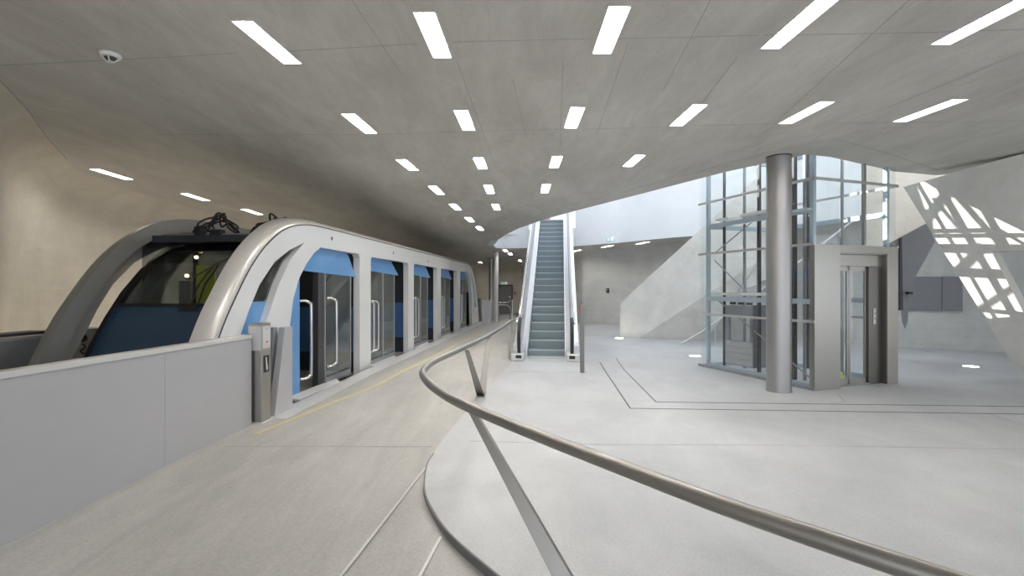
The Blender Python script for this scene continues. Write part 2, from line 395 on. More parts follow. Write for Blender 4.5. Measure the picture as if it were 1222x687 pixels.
wall_left, cl1 = cove('wall_left', WP[:13], -1.2, M['wall'], 'warm concrete wall with coved top behind the train')
wall_rear, cl2 = cove('wall_rear', WP[12:], -.02, M['wallr'], 'grey concrete rear wall of the hall')

# ------------------------------------------------------------------ ceiling with opening and lamp recesses
HN = [PC(*p) for p in ((588, 293), (593, 287), (604, 279.5), (620, 272), (640, 265), (668, 256.5), (700, 248), (735, 239), (770, 230), (835, 213), (914, 194.5), (962, 184.5))]
HR = [PC(990, 187), PC(1067, 204.5), PC(1116, 209)]
near = [p[:2] for p in HN]
right = [p[:2] for p in HR] + [(9.6, 8.9), (11.5, 9.6), (11.2, 12.2)]
far = [(9.0, 15.0), (7.0, 17.35)] + [PC(*p)[:2] for p in ((800, 283.6), (740, 289.5), (682, 294), (620, 296), (600, 296.5), (591, 295.8))]
hole = near + right + far
LHW, LHL = .093, .385
lamps = []   # (x, y, slope, label)
def row_lab(c, nrow, word): return '%s long recessed ceiling light in the %s row of the hall ceiling' % (c, word)
ords = ['leftmost', 'second from left', 'third from left', 'fourth from left', 'fifth from left', 'sixth from left']
rows = [('row nearest the viewer', [(321.5, 52.5), (518, 44), (728, 38), (950, 31), (1176, 25)]),
        ('second row from the viewer', [(430, 148), (555, 144), (685, 141), (820.5, 138), (960.5, 135), (1107.5, 132.5)]),
        ('third row from the viewer', [(486.5, 197), (573.5, 195), (663, 193.5), (756, 192)]),
        ('fourth row from the viewer', [(521, 227), (584, 226), (651, 225)]),
        ('fifth row from the viewer', [(543.5, 247), (592, 247)]),
        ]
for word, pts in rows:
    for i, p in enumerate(pts):
        x, y, z = PC(*p)
        o = ords[i] if len(pts) > 2 else ('left', 'right')[i]
        lamps.append((x, y, .0966 - i * .048, '%s recessed ceiling light in the %s' % (o, word), 'recessed lights in rows across the hall ceiling'))
for p, l in (((560.5, 262), 'sixth light back along the leftmost ceiling line of lights'), ((572.5, 272.5), 'farthest light of the leftmost ceiling line, left of the opening tip')):
    x, y, z = PC(*p); lamps.append((x, y, .0966, 'small recessed ceiling light, ' + l, 'recessed lights in rows across the hall ceiling'))
for i, (p, l) in enumerate((((134, 208), 'nearest'), ((233.5, 235.2), 'second nearest'), ((301, 252.7), 'third nearest'), ((347, 265), 'farthest'))):
    x, y, z = PC(*p); lamps.append((x, y, .06, 'recessed light in the ceiling line above the train, %s of the four' % l, 'recessed lights over the train'))
for p, l in (((603, 299), 'recessed light just behind the opening tip, nearer of a close pair'), ((609, 303), 'recessed light behind the opening tip, farther of a close pair'), ((620.5, 311), 'recessed light closest to the escalator side over the far platform'), ((573.5, 313), 'recessed light above the rear end of the train')):
    x, y, z = PC(*p); lamps.append((x, y, .1, l, 'recessed lights over the far platform'))
for p, l in (((688, 298.6), 'nearest the escalator'), ((725.5, 293.2), 'second from the escalator'), ((768.5, 289), 'third from the escalator')):
    x, y, z = PC(*p); lamps.append((x, y + .2, -.35, 'recessed light in the low ceiling under the white parapet, %s' % l, 'recessed lights behind the opening'))
def lamp_loop(x, y, s, hw=LHW, hl=LHL):
    return [(x - hw - s * hl, y - hl), (x + hw - s * hl, y - hl), (x + hw + s * hl, y + hl), (x - hw + s * hl, y + hl)]
cb = [(p.x, p.y) for p in cl1[:-1]] + [(p.x, p.y) for p in cl2] + [(18.4, -3.2)]
cm = plate_mesh('ceiling', cb, [hole] + [lamp_loop(*l[:3]) for l in lamps], .36, lambda u, v, w: (u, v, Zc(v) + w), cuts=(CK,))
ceiling = struct(link('ceiling', cm, M['ceil']), 'grey board-marked concrete ceiling with curved opening')
for x, y, s, lab, grp in lamps:
    t = thing('ceiling_light', lab, 'ceiling light', (x, y, Zc(y)), 0, grp)
    sl = -CS if y > CK else 0.0
    mb = MB(); lo = lamp_loop(0, 0, s, LHW - .001, LHL - .001); li = lamp_loop(0, 0, s, LHW - .010, LHL - .012)
    vs = [(a, b, -.004 + b * sl) for a, b in lo] + [(a, b, -.004 + b * sl) for a, b in li] + [(a, b, .10 + b * sl) for a, b in li] + [(a, b, .12 + b * sl) for a, b in lo]
    fs = []
    for k in range(4):
        j = (k + 1) % 4
        fs += [(k, j, 4 + j, 4 + k), (4 + k, 4 + j, 8 + j, 8 + k), (k, 12 + k, 12 + j, j)]
    fs.append((12, 13, 14, 15)); mb.add(vs, fs); mb.build('housing', M['plastic'], t)
    lb = lamp_loop(0, 0, s, LHW - .011, LHL - .013)
    mb = MB(); mb.prism([(a, b, .06 + b * sl) for a, b in lb], (0, 0, .02)); mb.build('diffuser', M['lamp'], t, label='glowing white diffuser')
# formwork joints of the ceiling, thin dark grooves
def cjoint(pts, w=.0045):
    pts = [PC(*p) for p in pts]
    MB().ribbon([(p[0], p[1], Zc(p[1])) for p in pts], w, .003, -.002).build('formwork_joint', M['joint'], ceiling)
cjoint([(0, 78), (200, 68), (283, 63)]); cjoint([(345, 61), (500, 52)]); cjoint([(540, 50), (705, 46)]); cjoint([(738, 46), (905, 42)]); cjoint([(912, 42), (1120, 38.5)]); cjoint([(1122, 38), (1222, 35)])
cjoint([(180, 160), (430, 160.5)], .0045); cjoint([(445, 160), (555, 157)], .0045); cjoint([(566, 156), (675, 154)], .0045); cjoint([(697, 154), (800, 151)], .0045); cjoint([(828, 150), (930, 147.5)], .0045); cjoint([(990, 147), (1065, 146)], .0045); cjoint([(1075, 146), (1222, 144)], .0045)
cjoint([(545, 72), (588, 190)], .0045); cjoint([(612, 95), (628, 165)], .0045); cjoint([(672, 70), (668, 180)], .0045); cjoint([(750, 50), (712, 160)], .0045)
cjoint([(848, 0), (790, 110)], .0045); cjoint([(880, 68), (838, 122)], .0045); cjoint([(1085, 0), (905, 165)], .0045); cjoint([(420, 0), (480, 90)], .0045); cjoint([(1222, 62), (1060, 128)], .0045)
cjoint([(578, 296), (580, 288), (592, 279), (612, 268), (660, 250), (740, 229), (835, 204), (914, 182), (996, 165)], .007)
cjoint([(996, 165), (1060, 183), (1120, 203)], .007)
# the dark crease of the left facet
cjoint([(0, 96), (30, 127), (58, 166), (80, 190)], .009)

# ------------------------------------------------------------------ upper storey round the opening
def wall_piece(name, pts, z0f, z1, th, mat, lab):
    mb = MB()
    for (x0, y0), (x1, y1) in zip(pts, pts[1:]):
        d = Vector((x1 - x0, y1 - y0, 0)).normalized(); nn = Vector((-d.y, d.x, 0)) * th
        mb.prism([(x0, y0, z0f(y0)), (x1, y1, z0f(y1)), (x1, y1, z1), (x0, y0, z1)], nn)
    return struct(mb.build(name, mat), lab)
z0 = lambda y: Zc(y) + .0
lw = [near[1], near[0]] + [far[-1], far[-2], far[-3]] + [(.72, 21.30)]
lw = [(p[0], p[1]) for p in lw]
def lerp2(a, b, t): return (lerp(a[0], b[0], t), lerp(a[1], b[1], t))
lw = [(x + (.03 if i < 4 else 0), y + (.03 if i < 1 else -.03)) for i, (x, y) in enumerate(lw)]
wall_piece('wall_upper_left', lw[::1][::-1], z0, 6.8, -.25, M['white_wall'], 'white parapet wall above the tip of the opening')
rw = [(2.72, 20.68)] + [far[k] for k in (3, 2)] + [(7.0, 17.35), (9.0, 15.0), (11.2, 12.2), (12.5, 11)]
rw = [(x - .018, y - .024) for x, y in rw]
wall_piece('wall_upper_rear', rw, z0, 6.8, .25, M['white_wall'], 'white upper wall above the opening right of the escalator')
wall_piece('wall_upper_lintel', [(.72, 21.30), (2.72, 20.68)], z0, 4.25, .25, M['white_wall'], 'white slab edge under the escalator top')
mb = MB(); mb.box(-2, 6, 21.4, 27.4, 4.05, 4.3); struct(mb.build('floor_upper', M['white_wall']), 'upper floor landing behind the escalator')
mb = MB(); mb.box(-2, 6, 27.0, 27.2, 4.31, 6.8); struct(mb.build('wall_upper_back', M['white_wall']), 'pale wall of the upper floor seen above the escalator')
# poster on that wall
t = thing('wall_poster', 'pale pink poster on the upper wall at the escalator head', 'poster', (1.35, 26.99, 4.9), 0)
MB().box(.05, .75, -.02, 0, -.1, .9).build('sheet', M['pink'], t)
MB().box(.02, .78, -.012, .0, -.13, .93).build('backing', M['plastic'], t)
# added unseen wall that blocks the sun, its cut-out shaped to pattern the sunlight
UX = -2.2
SUN_CUT = [(11.465, 9.179), (11.102, 9.229), (10.082, 9.355), (9.969, 8.536), (10.455, 7.416), (11.246, 7.119), (11.490, 7.139), (11.631, 7.605), (11.586, 7.954), (11.657, 8.267), (11.527, 8.624), (11.536, 8.812)]
SUN_BARS = [(11.194, 9.044, 10.299, 9.083, 0.053), (11.130, 9.160, 10.899, 8.250, 0.095), (11.370, 8.969, 11.269, 8.517, 0.063), (11.608, 8.623, 11.186, 9.063, 0.095), (11.558, 7.924, 11.114, 8.372, 0.095), (11.673, 7.303, 10.860, 8.013, 0.063)]  # bars laid out to cast the shadow pattern on the strut
um = plate_mesh('wall_sun_block', [(1.0, 4.25), (32, 4.25), (32, 16), (1.0, 16)], [SUN_CUT], .03, lambda u, v, w: (UX - w, u, v))
uw = struct(link('wall_sun_block', um, M['white_wall']), 'added unseen white wall left of the opening, cut out to shape the sunlight')
for y0, z0_, y1, z1_, wd in SUN_BARS:
    a = Vector((UX - .02, y0, z0_)); b = Vector((UX - .02, y1, z1_)); d = (b - a).normalized(); sd = d.cross(Vector((1, 0, 0))).normalized() * (wd / 2)
    MB().prism([a - sd, a + sd, b + sd, b - sd], (-.03, 0, 0)).build('sun_pattern_bar', M['sun_bar'], uw)

# ------------------------------------------------------------------ funicular train
TQ = 3.93 / 3.8; YC = 13.8 * TQ
train = thing('funicular_train', 'white framed funicular train with blue glazed cabins standing at the platform', 'train', (edge_x(YC) - .13, YC, 0), RZ)
K = math.sqrt(1 + AX * AX)
def ty(D): return (D * TQ - YC) * K                 # distance along the train from a depth
prof_half = [(4.75, -.45), (5.02, .35), (5.41, 1.17), (5.67, 1.58), (5.97, 1.97), (6.31, 2.28), (6.75, 2.53), (7.3, 2.65), (8.0, 2.67)]
ph = smooth([(ty(d), CAMZ + (z - CAMZ) * TQ, 0) for d, z in prof_half], 5)
outer = [(p.x, p.y) for p in ph]
outer_full = outer + [(-x, z) for x, z in outer[::-1]]
def inset_curve(off):                           # inner edge of the nose arch
    out = []
    for i, p in enumerate(ph):
        t = (ph[min(i + 1, len(ph) - 1)] - ph[max(i - 1, 0)]).normalized()
        out.append((p.x + t.y * off, p.y - t.x * off))
    return out
def D2(x, y, off=0.0):                          # (along, z) of a point of the near side (off: how far inside it)
    d = (3.93 + off) / (AX + (611 - x) / FPX); return ((d - YC) * K, CAMZ - (y - 343.5) / FPX * d)
q_out = [D2(*p) for p in ((276, 430), (288, 397), (297, 370), (310, 339), (328, 312), (345, 298.5), (363.5, 289))]
q_in = [D2(*p) for p in ((346, 310), (332, 341), (321, 374), (312, 402), (306, 430))]
quarter = q_out + q_in
front_door = [D2(*p) for p in ((340, 480), (343, 440), (346, 390), (350, 357), (356.5, 333), (366, 314), (375, 301.5), (383, 295))]
BOT = .0
zt = front_door[-1][1]
fd_r = ty(9.20)
front_open = [(front_door[0][0], BOT)] + front_door[1:] + [(fd_r - .06, zt - .01), (fd_r, zt - .08), (fd_r, BOT)]
bays = []
pitch = 2.87 * TQ
cen = [ty(9.5) + pitch * i for i in range(4)]
opens = [front_open]
for i in range(3):
    a, b = cen[i] + .24, cen[i + 1] - .24
    opens.append([(a, BOT), (a, zt - .08), (a + .06, zt - .02), (b - .06, zt - .02), (b, zt - .08), (b, BOT)])
    bays.append((a, b))
mirror = lambda lp: [(-x, z) for x, z in lp][::-1]
shift = cen[3] + .24 - (-fd_r)                   # keep the rear door symmetric about the train's middle
opens.append(mirror(front_open))
holes = opens + [quarter, mirror(quarter)]
base_z = -.45
outline = [(x, z) for x, z in outer_full]
TW = 2.23                                        # width over both frames
for near_side in (True, False):
    x0, dep = (0.0, -.13) if near_side else (-TW, .13)
    me = plate_mesh('side_frame', outline, holes, dep, lambda u, v, w, x0=x0: (x0 + w, u, v))
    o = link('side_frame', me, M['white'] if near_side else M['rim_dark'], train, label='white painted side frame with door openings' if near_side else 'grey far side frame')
    # rounded rim along the nose, roof and tail
    path = [Vector((0, p[0], p[1])) for p in outline]
    mb = MB(); vs = []; nprof = 9; sgn = 1 if near_side else -1
    for i, p in enumerate(path):
        t = (path[min(i + 1, len(path) - 1)] - path[max(i - 1, 0)]).normalized()
        nrm = Vector((0, -t.z, t.y))
        for k in range(nprof):
            a = math.pi / 2 * k / (nprof - 1)
            lat = (-.02 - .23 * (1 - math.cos(a))) * sgn + (0 if near_side else -TW)
            out_ = .115 * math.sin(a) - .005
            vs.append(Vector((lat, p.y, p.z)) + nrm * out_)
        vs.append(Vector(((-.25) * sgn + (0 if near_side else -TW), p.y, p.z)) - nrm * .10)
    m = nprof + 1
    mb.add(vs, [(i*m+k, i*m+k+1, (i+1)*m+k+1, (i+1)*m+k) for i in range(len(path) - 1) for k in range(m - 1)])
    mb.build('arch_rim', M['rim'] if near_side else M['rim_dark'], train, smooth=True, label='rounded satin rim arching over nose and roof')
    pts = [Vector(((.004 if near_side else -TW - .004), p.y, p.z)) - Vector((0, 0, 0)) for p in path]
    MB().tube([(q.x, q.y, q.z) for q in pts], .008, 6).build('seam', M['seam'], train)
# round bolt on the front shoulder
for px, py in ((396, 284.5), (469.5, 301.5), (511, 311.5)):
    a = D2(px, py); MB().tube([(-.005, a[0], a[1]), (.006, a[0], a[1])], .035, 14).build('bolt_cover', M['mid_metal'], train)
    MB().tube([(.006, a[0], a[1]), (.009, a[0], a[1])], .012, 10).build('bolt', M['black'], train)
# quarter window panes and blue lower part behind the near arch
def sub(poly, zlo, zhi):
    """clip a 2D polygon to a z band"""
    def clip(pl, z, keep_above):
        out = []
        for i in range(len(pl)):
            a, b = pl[i], pl[(i + 1) % len(pl)]
            ia = (a[1] >= z) == keep_above; ib = (b[1] >= z) == keep_above
            if ia: out.append(a)
            if ia != ib:
                t = (z - a[1]) / (b[1] - a[1]); out.append((lerp(a[0], b[0], t), z))
        return out
    return clip(clip(poly, zlo, True), zhi, False)
# --- cabins: one body each, with parts on it
X_IN, X_FAR = -.16, -TW + .16
ZF = .04                                         # cabin floor level
def rect(y0, y1, z0, z1): return [(y0, z0), (y1, z0), (y1, z1), (y0, z1)]
def side_poly(poly, x, th): return MB().prism([(x, u, v) for u, v in poly], (th, 0, 0))
nose_in = inset_curve(.30)
def nose_y(z):                                   # front face of the cabin at height z
    pts = [(b, a) for a, b in nose_in if a < ty(8.0)]
    return interp(z, pts[:-4])
ROOFZ = 2.50
cab_ranges = [(None, cen[0])] + [(cen[i], cen[i + 1]) for i in range(3)] + [(cen[3], None)]
for ci, (c0, c1) in enumerate(cab_ranges):
    first, last = c0 is None, c1 is None
    y0 = ty(6.55) if first else c0 + .10; y1 = -ty(6.55) if last else c1 - .10
    body = MB()
    body.box(X_FAR, X_IN, y0, y1, -.25, ZF)                                  # floor
    body.box(X_FAR, X_IN, y0 + (.25 if first else 0), y1 - (.25 if last else 0), ROOFZ - .12, ROOFZ)   # roof
    body.box(X_FAR, X_FAR + .05, y0, y1, ZF, 1.05)                           # lower far side
    cabin = body.build('cabin', M['interior'], train, label='dark cabin interior shell')
    for yy, use in ((y0, not first), (y1 - .05, not last)):
        if use:
            MB().box(X_FAR, X_IN, yy, yy + .05, ZF, .42).build('partition_base', M['lip'], cabin)
            MB().box(X_FAR, X_IN, yy, yy + .05, .42, 1.32).build('partition', M['part_blue'], cabin, label='blue lower partition')
            MB().box(X_FAR, X_IN, yy, yy + .05, 1.32, ROOFZ - .12).build('partition_top', M['lip'], cabin, label='dark upper partition')
    MB().box(X_FAR, X_FAR + .012, y0, y1, 1.05, ROOFZ - .12).build('far_window', M['glass_dark'], cabin)
    for k in range(1, 3):
        yy = lerp(y0, y1, k / 3); MB().box(X_FAR + .012, X_FAR + .05, yy - .035, yy + .035, 1.05, ROOFZ - .12).build('window_post', M['dark_metal'], cabin)
    # seats: slatted wooden bench along the far side, stepped
    for k, z in enumerate((.28, .48, .82, 1.27)):
        MB().box(X_FAR + .05, X_FAR + (.70 if k < 2 else .45), y0 + .15, y1 - .15, z - .018, z + .018).build('bench_slat', M['wood'], cabin)
    # ceiling lamp of the cabin
    for yy in (lerp(y0, y1, .3), lerp(y0, y1, .75)):
        MB().lathe([(.035, 0), (.035, .012)], (-TW * .55, yy, ROOFZ - .134), 12).build('cabin_lamp', M['warm'], cabin)
    # doorway in the near side
    if first: a, b = front_door[2][0], fd_r
    elif last: a, b = -fd_r, -front_door[2][0]
    else: a, b = bays[ci - 1]
    # closed side panels left and right of the doorway
    gap0 = b - .62
    jw = .26 if not first else .0
    if not first:
        side_poly(rect(a - .12, a + .16, ZF, zt - .03), X_IN + .01, -.05).build('door_jamb', M['blue'], cabin, label='blue door jamb')
    # blue header board with chamfered end above the door
    if first:
        # header of the front cabin curves with the arch
        hb = [D2(*p, .09) for p in ((354, 322), (364, 314), (372, 303), (384, 292), (392, 290), (408, 296), (416, 305), (424.5, 330.5))]
    else:
        hb = [(a - .06, zt + .04), (a + 1.25, zt + .03), (a + 1.45, zt - .02), (a + 2.0, zt - .36), (a - .06, zt - .30)]
    MB().prism([(X_IN + .07, u, v) for u, v in hb], (-.05, 0, 0)).build('header_board', M['blue'], cabin, bevel=.008, label='sky blue header board above the door')
    # door leaves
    def leaf(u0, u1, z0=ZF + .02, z1=zt - .26, x=X_IN + .06):
        d = side_poly(rect(u0 + .03, u1 - .03, z0 + .10, z1), x, -.012).build('door_glass', M['glass_door'], cabin, label='greenish glass door leaf')
        fr = MB()
        fr.box(x - .03, x + .006, u0, u0 + .03, z0, z1); fr.box(x - .03, x + .006, u1 - .03, u1, z0, z1)
        fr.box(x - .03, x + .006, u0, u1, z0, z0 + .10)
        fr.build('door_frame', M['mid_metal'], cabin)
    def handle(u, z0, z1, x=X_IN + .06):
        pts = smooth([(x, u, z0), (x + .05, u + .06, z0 + .0), (x + .09, u + .13, z0 + .04), (x + .10, u + .15, z0 + .14), (x + .10, u + .15, z1 - .14), (x + .09, u + .13, z1 - .04), (x + .05, u + .06, z1), (x, u, z1)], 4)
        h = MB().tube(pts, .024, 10).build('grab_handle', M['chrome'], cabin, smooth=True, label='chrome grab handle')
        for zz in (lerp(z0, z1, .35), lerp(z0, z1, .6)):
            pass
    if first:
        fdm = D2(387, 0, .10)[0] - .1; fde = D2(418.5, 0, .10)[0] - .1
        leaf(fdm + .10, fde + .10)
        MB().box(X_IN - .05, X_IN + .05, fdm - .10, fdm + .07, ZF, zt - .1).build('door_post', M['dark_metal'], cabin)
        handle(fdm + .16, .35, 1.52, X_IN + .07)
        handle(D2(357, 0, .08)[0], .30, 1.50, X_IN + .09)
        # blue jamb that follows the nose
        jb = [(D2(340, 400, .14)[0], ZF)] + [D2(*p, .14) for p in ((338, 430), (343, 380), (348, 352), (354.5, 333), (357, 331))] + [(D2(357, 331, .14)[0], ZF)]
        side_poly(jb, X_IN + .02, -.05).build('door_jamb', M['blue'], cabin, label='blue door jamb')
    else:
        leaf(a + .15, a + .95); leaf(a + .96, a + 1.72)
        handle(a + .02, .35, 1.42, X_IN + .06); handle(a + .26, .35, 1.42, X_IN + .06)
    # threshold plates
    MB().prism([(X_IN + .04, a + .10, .05), (.06, a + .16, .015), (.06, a + 1.5, .015), (X_IN + .04, a + 1.7, .05)], (0, 0, .03)).build('threshold', M['barrier_cap'], cabin)
    MB().box(X_IN, -.02, a + .05, b - .05, -.06, .0).build('step_gap', M['black'], cabin)
    if first or last:
        sg = 1 if first else -1
        # nose: blue lower panel, windscreen and roof lip spanning the width
        def band(z0, z1, name, mat, n=6, th=.04, dy=0.0, lab=None, xi=.10):
            vs = []; fs = []
            for i in range(n + 1):
                z = lerp(z0, z1, i / n); y = nose_y(z) + dy
                vs += [(X_FAR + xi + .09, y * sg, z), (X_IN - xi + .16, y * sg, z), (X_IN - xi + .16, (y + th) * sg, z), (X_FAR + xi + .09, (y + th) * sg, z)]
            for i in range(n):
                for k in range(4): fs.append((4*i+k, 4*i+(k+1) % 4, 4*i+4+(k+1) % 4, 4*i+4+k))
            fs += [(0, 1, 2, 3), (4*n, 4*n+3, 4*n+2, 4*n+1)]
            return MB().add(vs, fs).build(name, mat, cabin, smooth=True, label=lab)
        band(-.35, 1.46, 'nose_panel', M['navy'], lab='dark blue nose panel below the windscreen')
        band(1.46, 1.50, 'windscreen_sill', M['black'], 1, .06, -.01)
        band(1.50, 2.24, 'windscreen', M['glass_dark'], 6, .015, lab='dark tinted windscreen')
        band(2.24, 2.42, 'roof_lip', M['lip'], 3, .10, -.02, lab='dark blue roof lip')
        # windscreen pillars
        for xx in (X_FAR + .19, X_IN + .06):
            vs = []; fs = []
            for i in range(9):
                z = lerp(-.3, 2.3, i / 8); y = nose_y(z) - .012
                vs += [(xx - .03, y * sg, z), (xx + .03, y * sg, z), (xx + .03, (y + .10) * sg, z), (xx - .03, (y + .10) * sg, z)]
            for i in range(8):
                for k in range(4): fs.append((4*i+k, 4*i+(k+1) % 4, 4*i+4+(k+1) % 4, 4*i+4+k))
            fs += [(0, 1, 2, 3), (32, 35, 34, 33)]
            MB().add(vs, fs).build('windscreen_pillar', M['black'], cabin)
        # quarter window
        ql = quarter if first else mirror(quarter)
        side_poly(sub(ql, -9, 1.52), -.10, -.02).build('quarter_panel', M['blue'], cabin, label='blue panel behind the arch')
        side_poly(sub(ql, 1.53, 9), -.10, -.01).build('quarter_window', M['glass_dark'], cabin, label='dark quarter window')
        # bent cabin side behind the front pillar
        cs = [(nose_y(z) * 1.0 + .02, z) for z in (-.2, .4, 1.0, 1.5)] + [(ty(6.85), 1.5), (ty(6.75), -.2)]
    if first:
        # front roof piece between nose and roof
        MB().box(X_FAR, X_IN, ty(6.62), ty(7.2), 2.36, 2.46).build('roof_front', M['lip'], cabin)
        # wipers
        for xa, xb in ((-.86, -.80), (-.79, -.70)):
            MB().tube([(xb, nose_y(1.44) - .03, 1.42), (lerp(xa, xb, .5), nose_y(1.75) - .05, 1.75), (xa, nose_y(2.05) - .04, 2.03)], .011, 6).build('wiper_arm', M['black'], cabin)
        MB().tube([(-1.05, nose_y(1.80) - .03, 1.80), (-.83, nose_y(2.06) - .04, 2.04), (-.66, nose_y(2.2) - .04, 2.21)], .009, 6).build('wiper_blade', M['black'], cabin)
        MB().box(-.95, -.70, nose_y(1.44) - .03, nose_y(1.44) + .01, 1.40, 1.46).build('wiper_base', M['black'], cabin)
        # yellow notice inside with its number
        yn = nose_y(1.5) + .62
        yb = MB().box(-1.25, -.97, yn, yn + .02, 1.46, 2.02).build('notice_board', M['yellow'], cabin, label='yellow notice board with small number')
        for lx, ly, lz in ((-1.40, ty(6.75), 2.15), (-1.55, ty(6.75), 1.88)):
            MB().lathe([(.012, -.022), (.026, -.008), (.026, .008), (.012, .022)], (lx, ly, lz), 12).build('cabin_lamp', M['warm'], cabin)
            MB().tube([(lx, ly + .02, lz), (lx, ly + .3, lz + .15)], .008, 6).build('lamp_bracket', M['dark_metal'], cabin)
        # control lever / driver desk silhouettes
        MB().box(-1.60, -1.42, yn + .1, yn + .14, 1.1, 1.80).build('desk_post', M['mid_metal'], cabin)
        MB().tube([(-.40, yn - .1, ZF), (-.40, yn - .1, 2.36)], .02, 8).build('grab_pole', M['chrome'], cabin)
        fc = bpy.data.curves.new('number', 'FONT'); fc.body = '34.'; fc.size = .11; fc.extrude = .002
        fo = bpy.data.objects.new('number', fc); COL.objects.link(fo)
        dg = bpy.context.evaluated_depsgraph_get(); me = bpy.data.meshes.new_from_object(fo.evaluated_get(dg)); bpy.data.objects.remove(fo)
        me.transform(Matrix.Translation((-1.13, yn - .004, 1.90)) @ Matrix.Rotation(math.pi / 2, 4, 'X')); me.materials.clear()
        link('number', me, M['mid_metal'], yb)
# roof rails and black cables on the roof
for k, (xc, yc) in enumerate(((-1.15, ty(6.85)), (-.35, ty(7.0)))):
    R = random.Random(3 + k)
    for j in range(5):
        pts = []
        for i in range(7):
            t = i / 6
            pts.append((xc + lerp(-.30, .28, t) + R.uniform(-.06, .06), yc + R.uniform(-.1, .14), 2.50 + .30 * math.sin(t * math.pi) * R.uniform(.35, 1.0) + .015))
        MB().tube(smooth(pts, 5), .014, 7).build('roof_cable', M['black'], train, smooth=True)
    MB().box(xc - .26, xc - .14, yc - .14, yc - .02, 2.46, 2.60).build('cable_plug', M['black'], train, bevel=.01)
    MB().box(xc - .05, xc + .12, yc - .10, yc + .02, 2.46, 2.56).build('cable_plug', M['black'], train, bevel=.01)

# ------------------------------------------------------------------ barrier, gate post, fin
def bpt(D, off=0.0): return (edge_x(D) + off, D)
D0, D1 = 1.2, 5.98
bar_t = thing('platform_barrier', 'long light grey panelled barrier wall along the near platform edge', 'barrier', (edge_x(D1), D1, -.06), RZ)
L_ = (D1 - D0) * K
def BZ(D): return -.06
MB().box(-.09, .0, -L_, 0, .0, 1.14).build('panel', M['barrier'], bar_t, bevel=.004)
MB().box(-.105, .012, -L_, 0, 1.14, 1.19).build('cap', M['barrier_cap'], bar_t, bevel=.006, label='paler cap rail')
MB().box(0, .001, -1.32, -1.317, .02, 1.14).build('panel_seam', M['mid_metal'], bar_t)
MB().box(-.08, -.002, -L_, 0, -.06, .0).build('base_gap', M['joint'], bar_t)
post = thing('gate_post', 'stainless steel gate post with red button at the barrier end', 'post', (edge_x(6.05) + .015, 6.07, Zp(6.05)), RZ)
MB().box(-.09, .095, -.06, .13, .012, 1.235).build('body', M['steel'], post, bevel=.006)
MB().box(-.12, .125, -.09, .16, 0, .012).build('foot_plate', M['barrier_cap'], post)
MB().box(-.07, .085, -.066, -.06, .90, 1.20).build('button_panel', M['barrier_cap'], post)
MB().box(.095, .101, -.045, .115, .92, 1.20).build('button_panel', M['barrier_cap'], post)
MB().tube([(.101, .035, 1.0), (.108, .035, 1.0)], .012, 12).build('button', M['red'], post, label='small red button')
MB().tube([(.101, .035, 1.16), (.104, .035, 1.16)], .012, 12).build('key_lock', M['chrome'], post)
MB().box(.096, .099, -.02, .09, .62, .83).build('reader_window', M['black'], post, label='black reader window')
MB().prism([(.0995, .035, .64), (.0995, .06, .66), (.0995, .03, .81), (.0995, .015, .81)], (.002, 0, 0)).build('reader_mark', M['plastic'], post)
fin = thing('barrier_fin', 'tapered white fin standing between gate post and train door', 'fin', (edge_x(6.40) + .02, 6.40, Zp(6.3)), RZ)
MB().prism([(.0, -.12, 0), (.0, .30, 0), (.0, .30, 1.14), (.0, .12, 1.14)], (.09, 0, 0)).build('blade', M['barrier'], fin, bevel=.005)
MB().prism([(-.10, -.02, 0), (-.10, .16, 0), (-.10, .16, 1.14), (-.10, .06, 1.14)], (.06, 0, 0)).build('rear_blade', M['mid_metal'], fin)
MB().box(-.02, .13, -.14, .34, 0, .012).build('foot_plate', M['barrier_cap'], fin)
# barrier on the far side of the track, with a dark shelf and a control box
fb = thing('far_barrier', 'dark grey barrier wall across the track at the left', 'barrier', (-5.86, 5.9, 0), RZ)
MB().box(-.10, 0, -2.4, .38, 0, 1.08).build('panel', M['mid_metal'], fb); MB().box(-.11, .015, -2.4, .38, 1.08, 1.12).build('cap', M['barrier'], fb)
MB().box(-.45, -.15, -.6, .38, 1.00, 1.15).build('shelf', M['dark_metal'], fb)
cbx = thing('control_box', 'grey control box with black socket behind the train nose', 'box', (-6.14, 7.0, 0), RZ)
MB().box(-.32, .10, 0, .25, 0, 1.115).build('cabinet', M['mid_metal'], cbx, bevel=.008)
MB().tube([(-.03, -.03, .98), (-.03, 0, .98)], .055, 14).build('socket', M['black'], cbx)
MB().tube(smooth([(-.03, -.02, .90), (.02, -.03, .85), (-.05, -.03, .80), (-.01, -.02, .75)], 4), .012, 6).build('cable', M['black'], cbx)

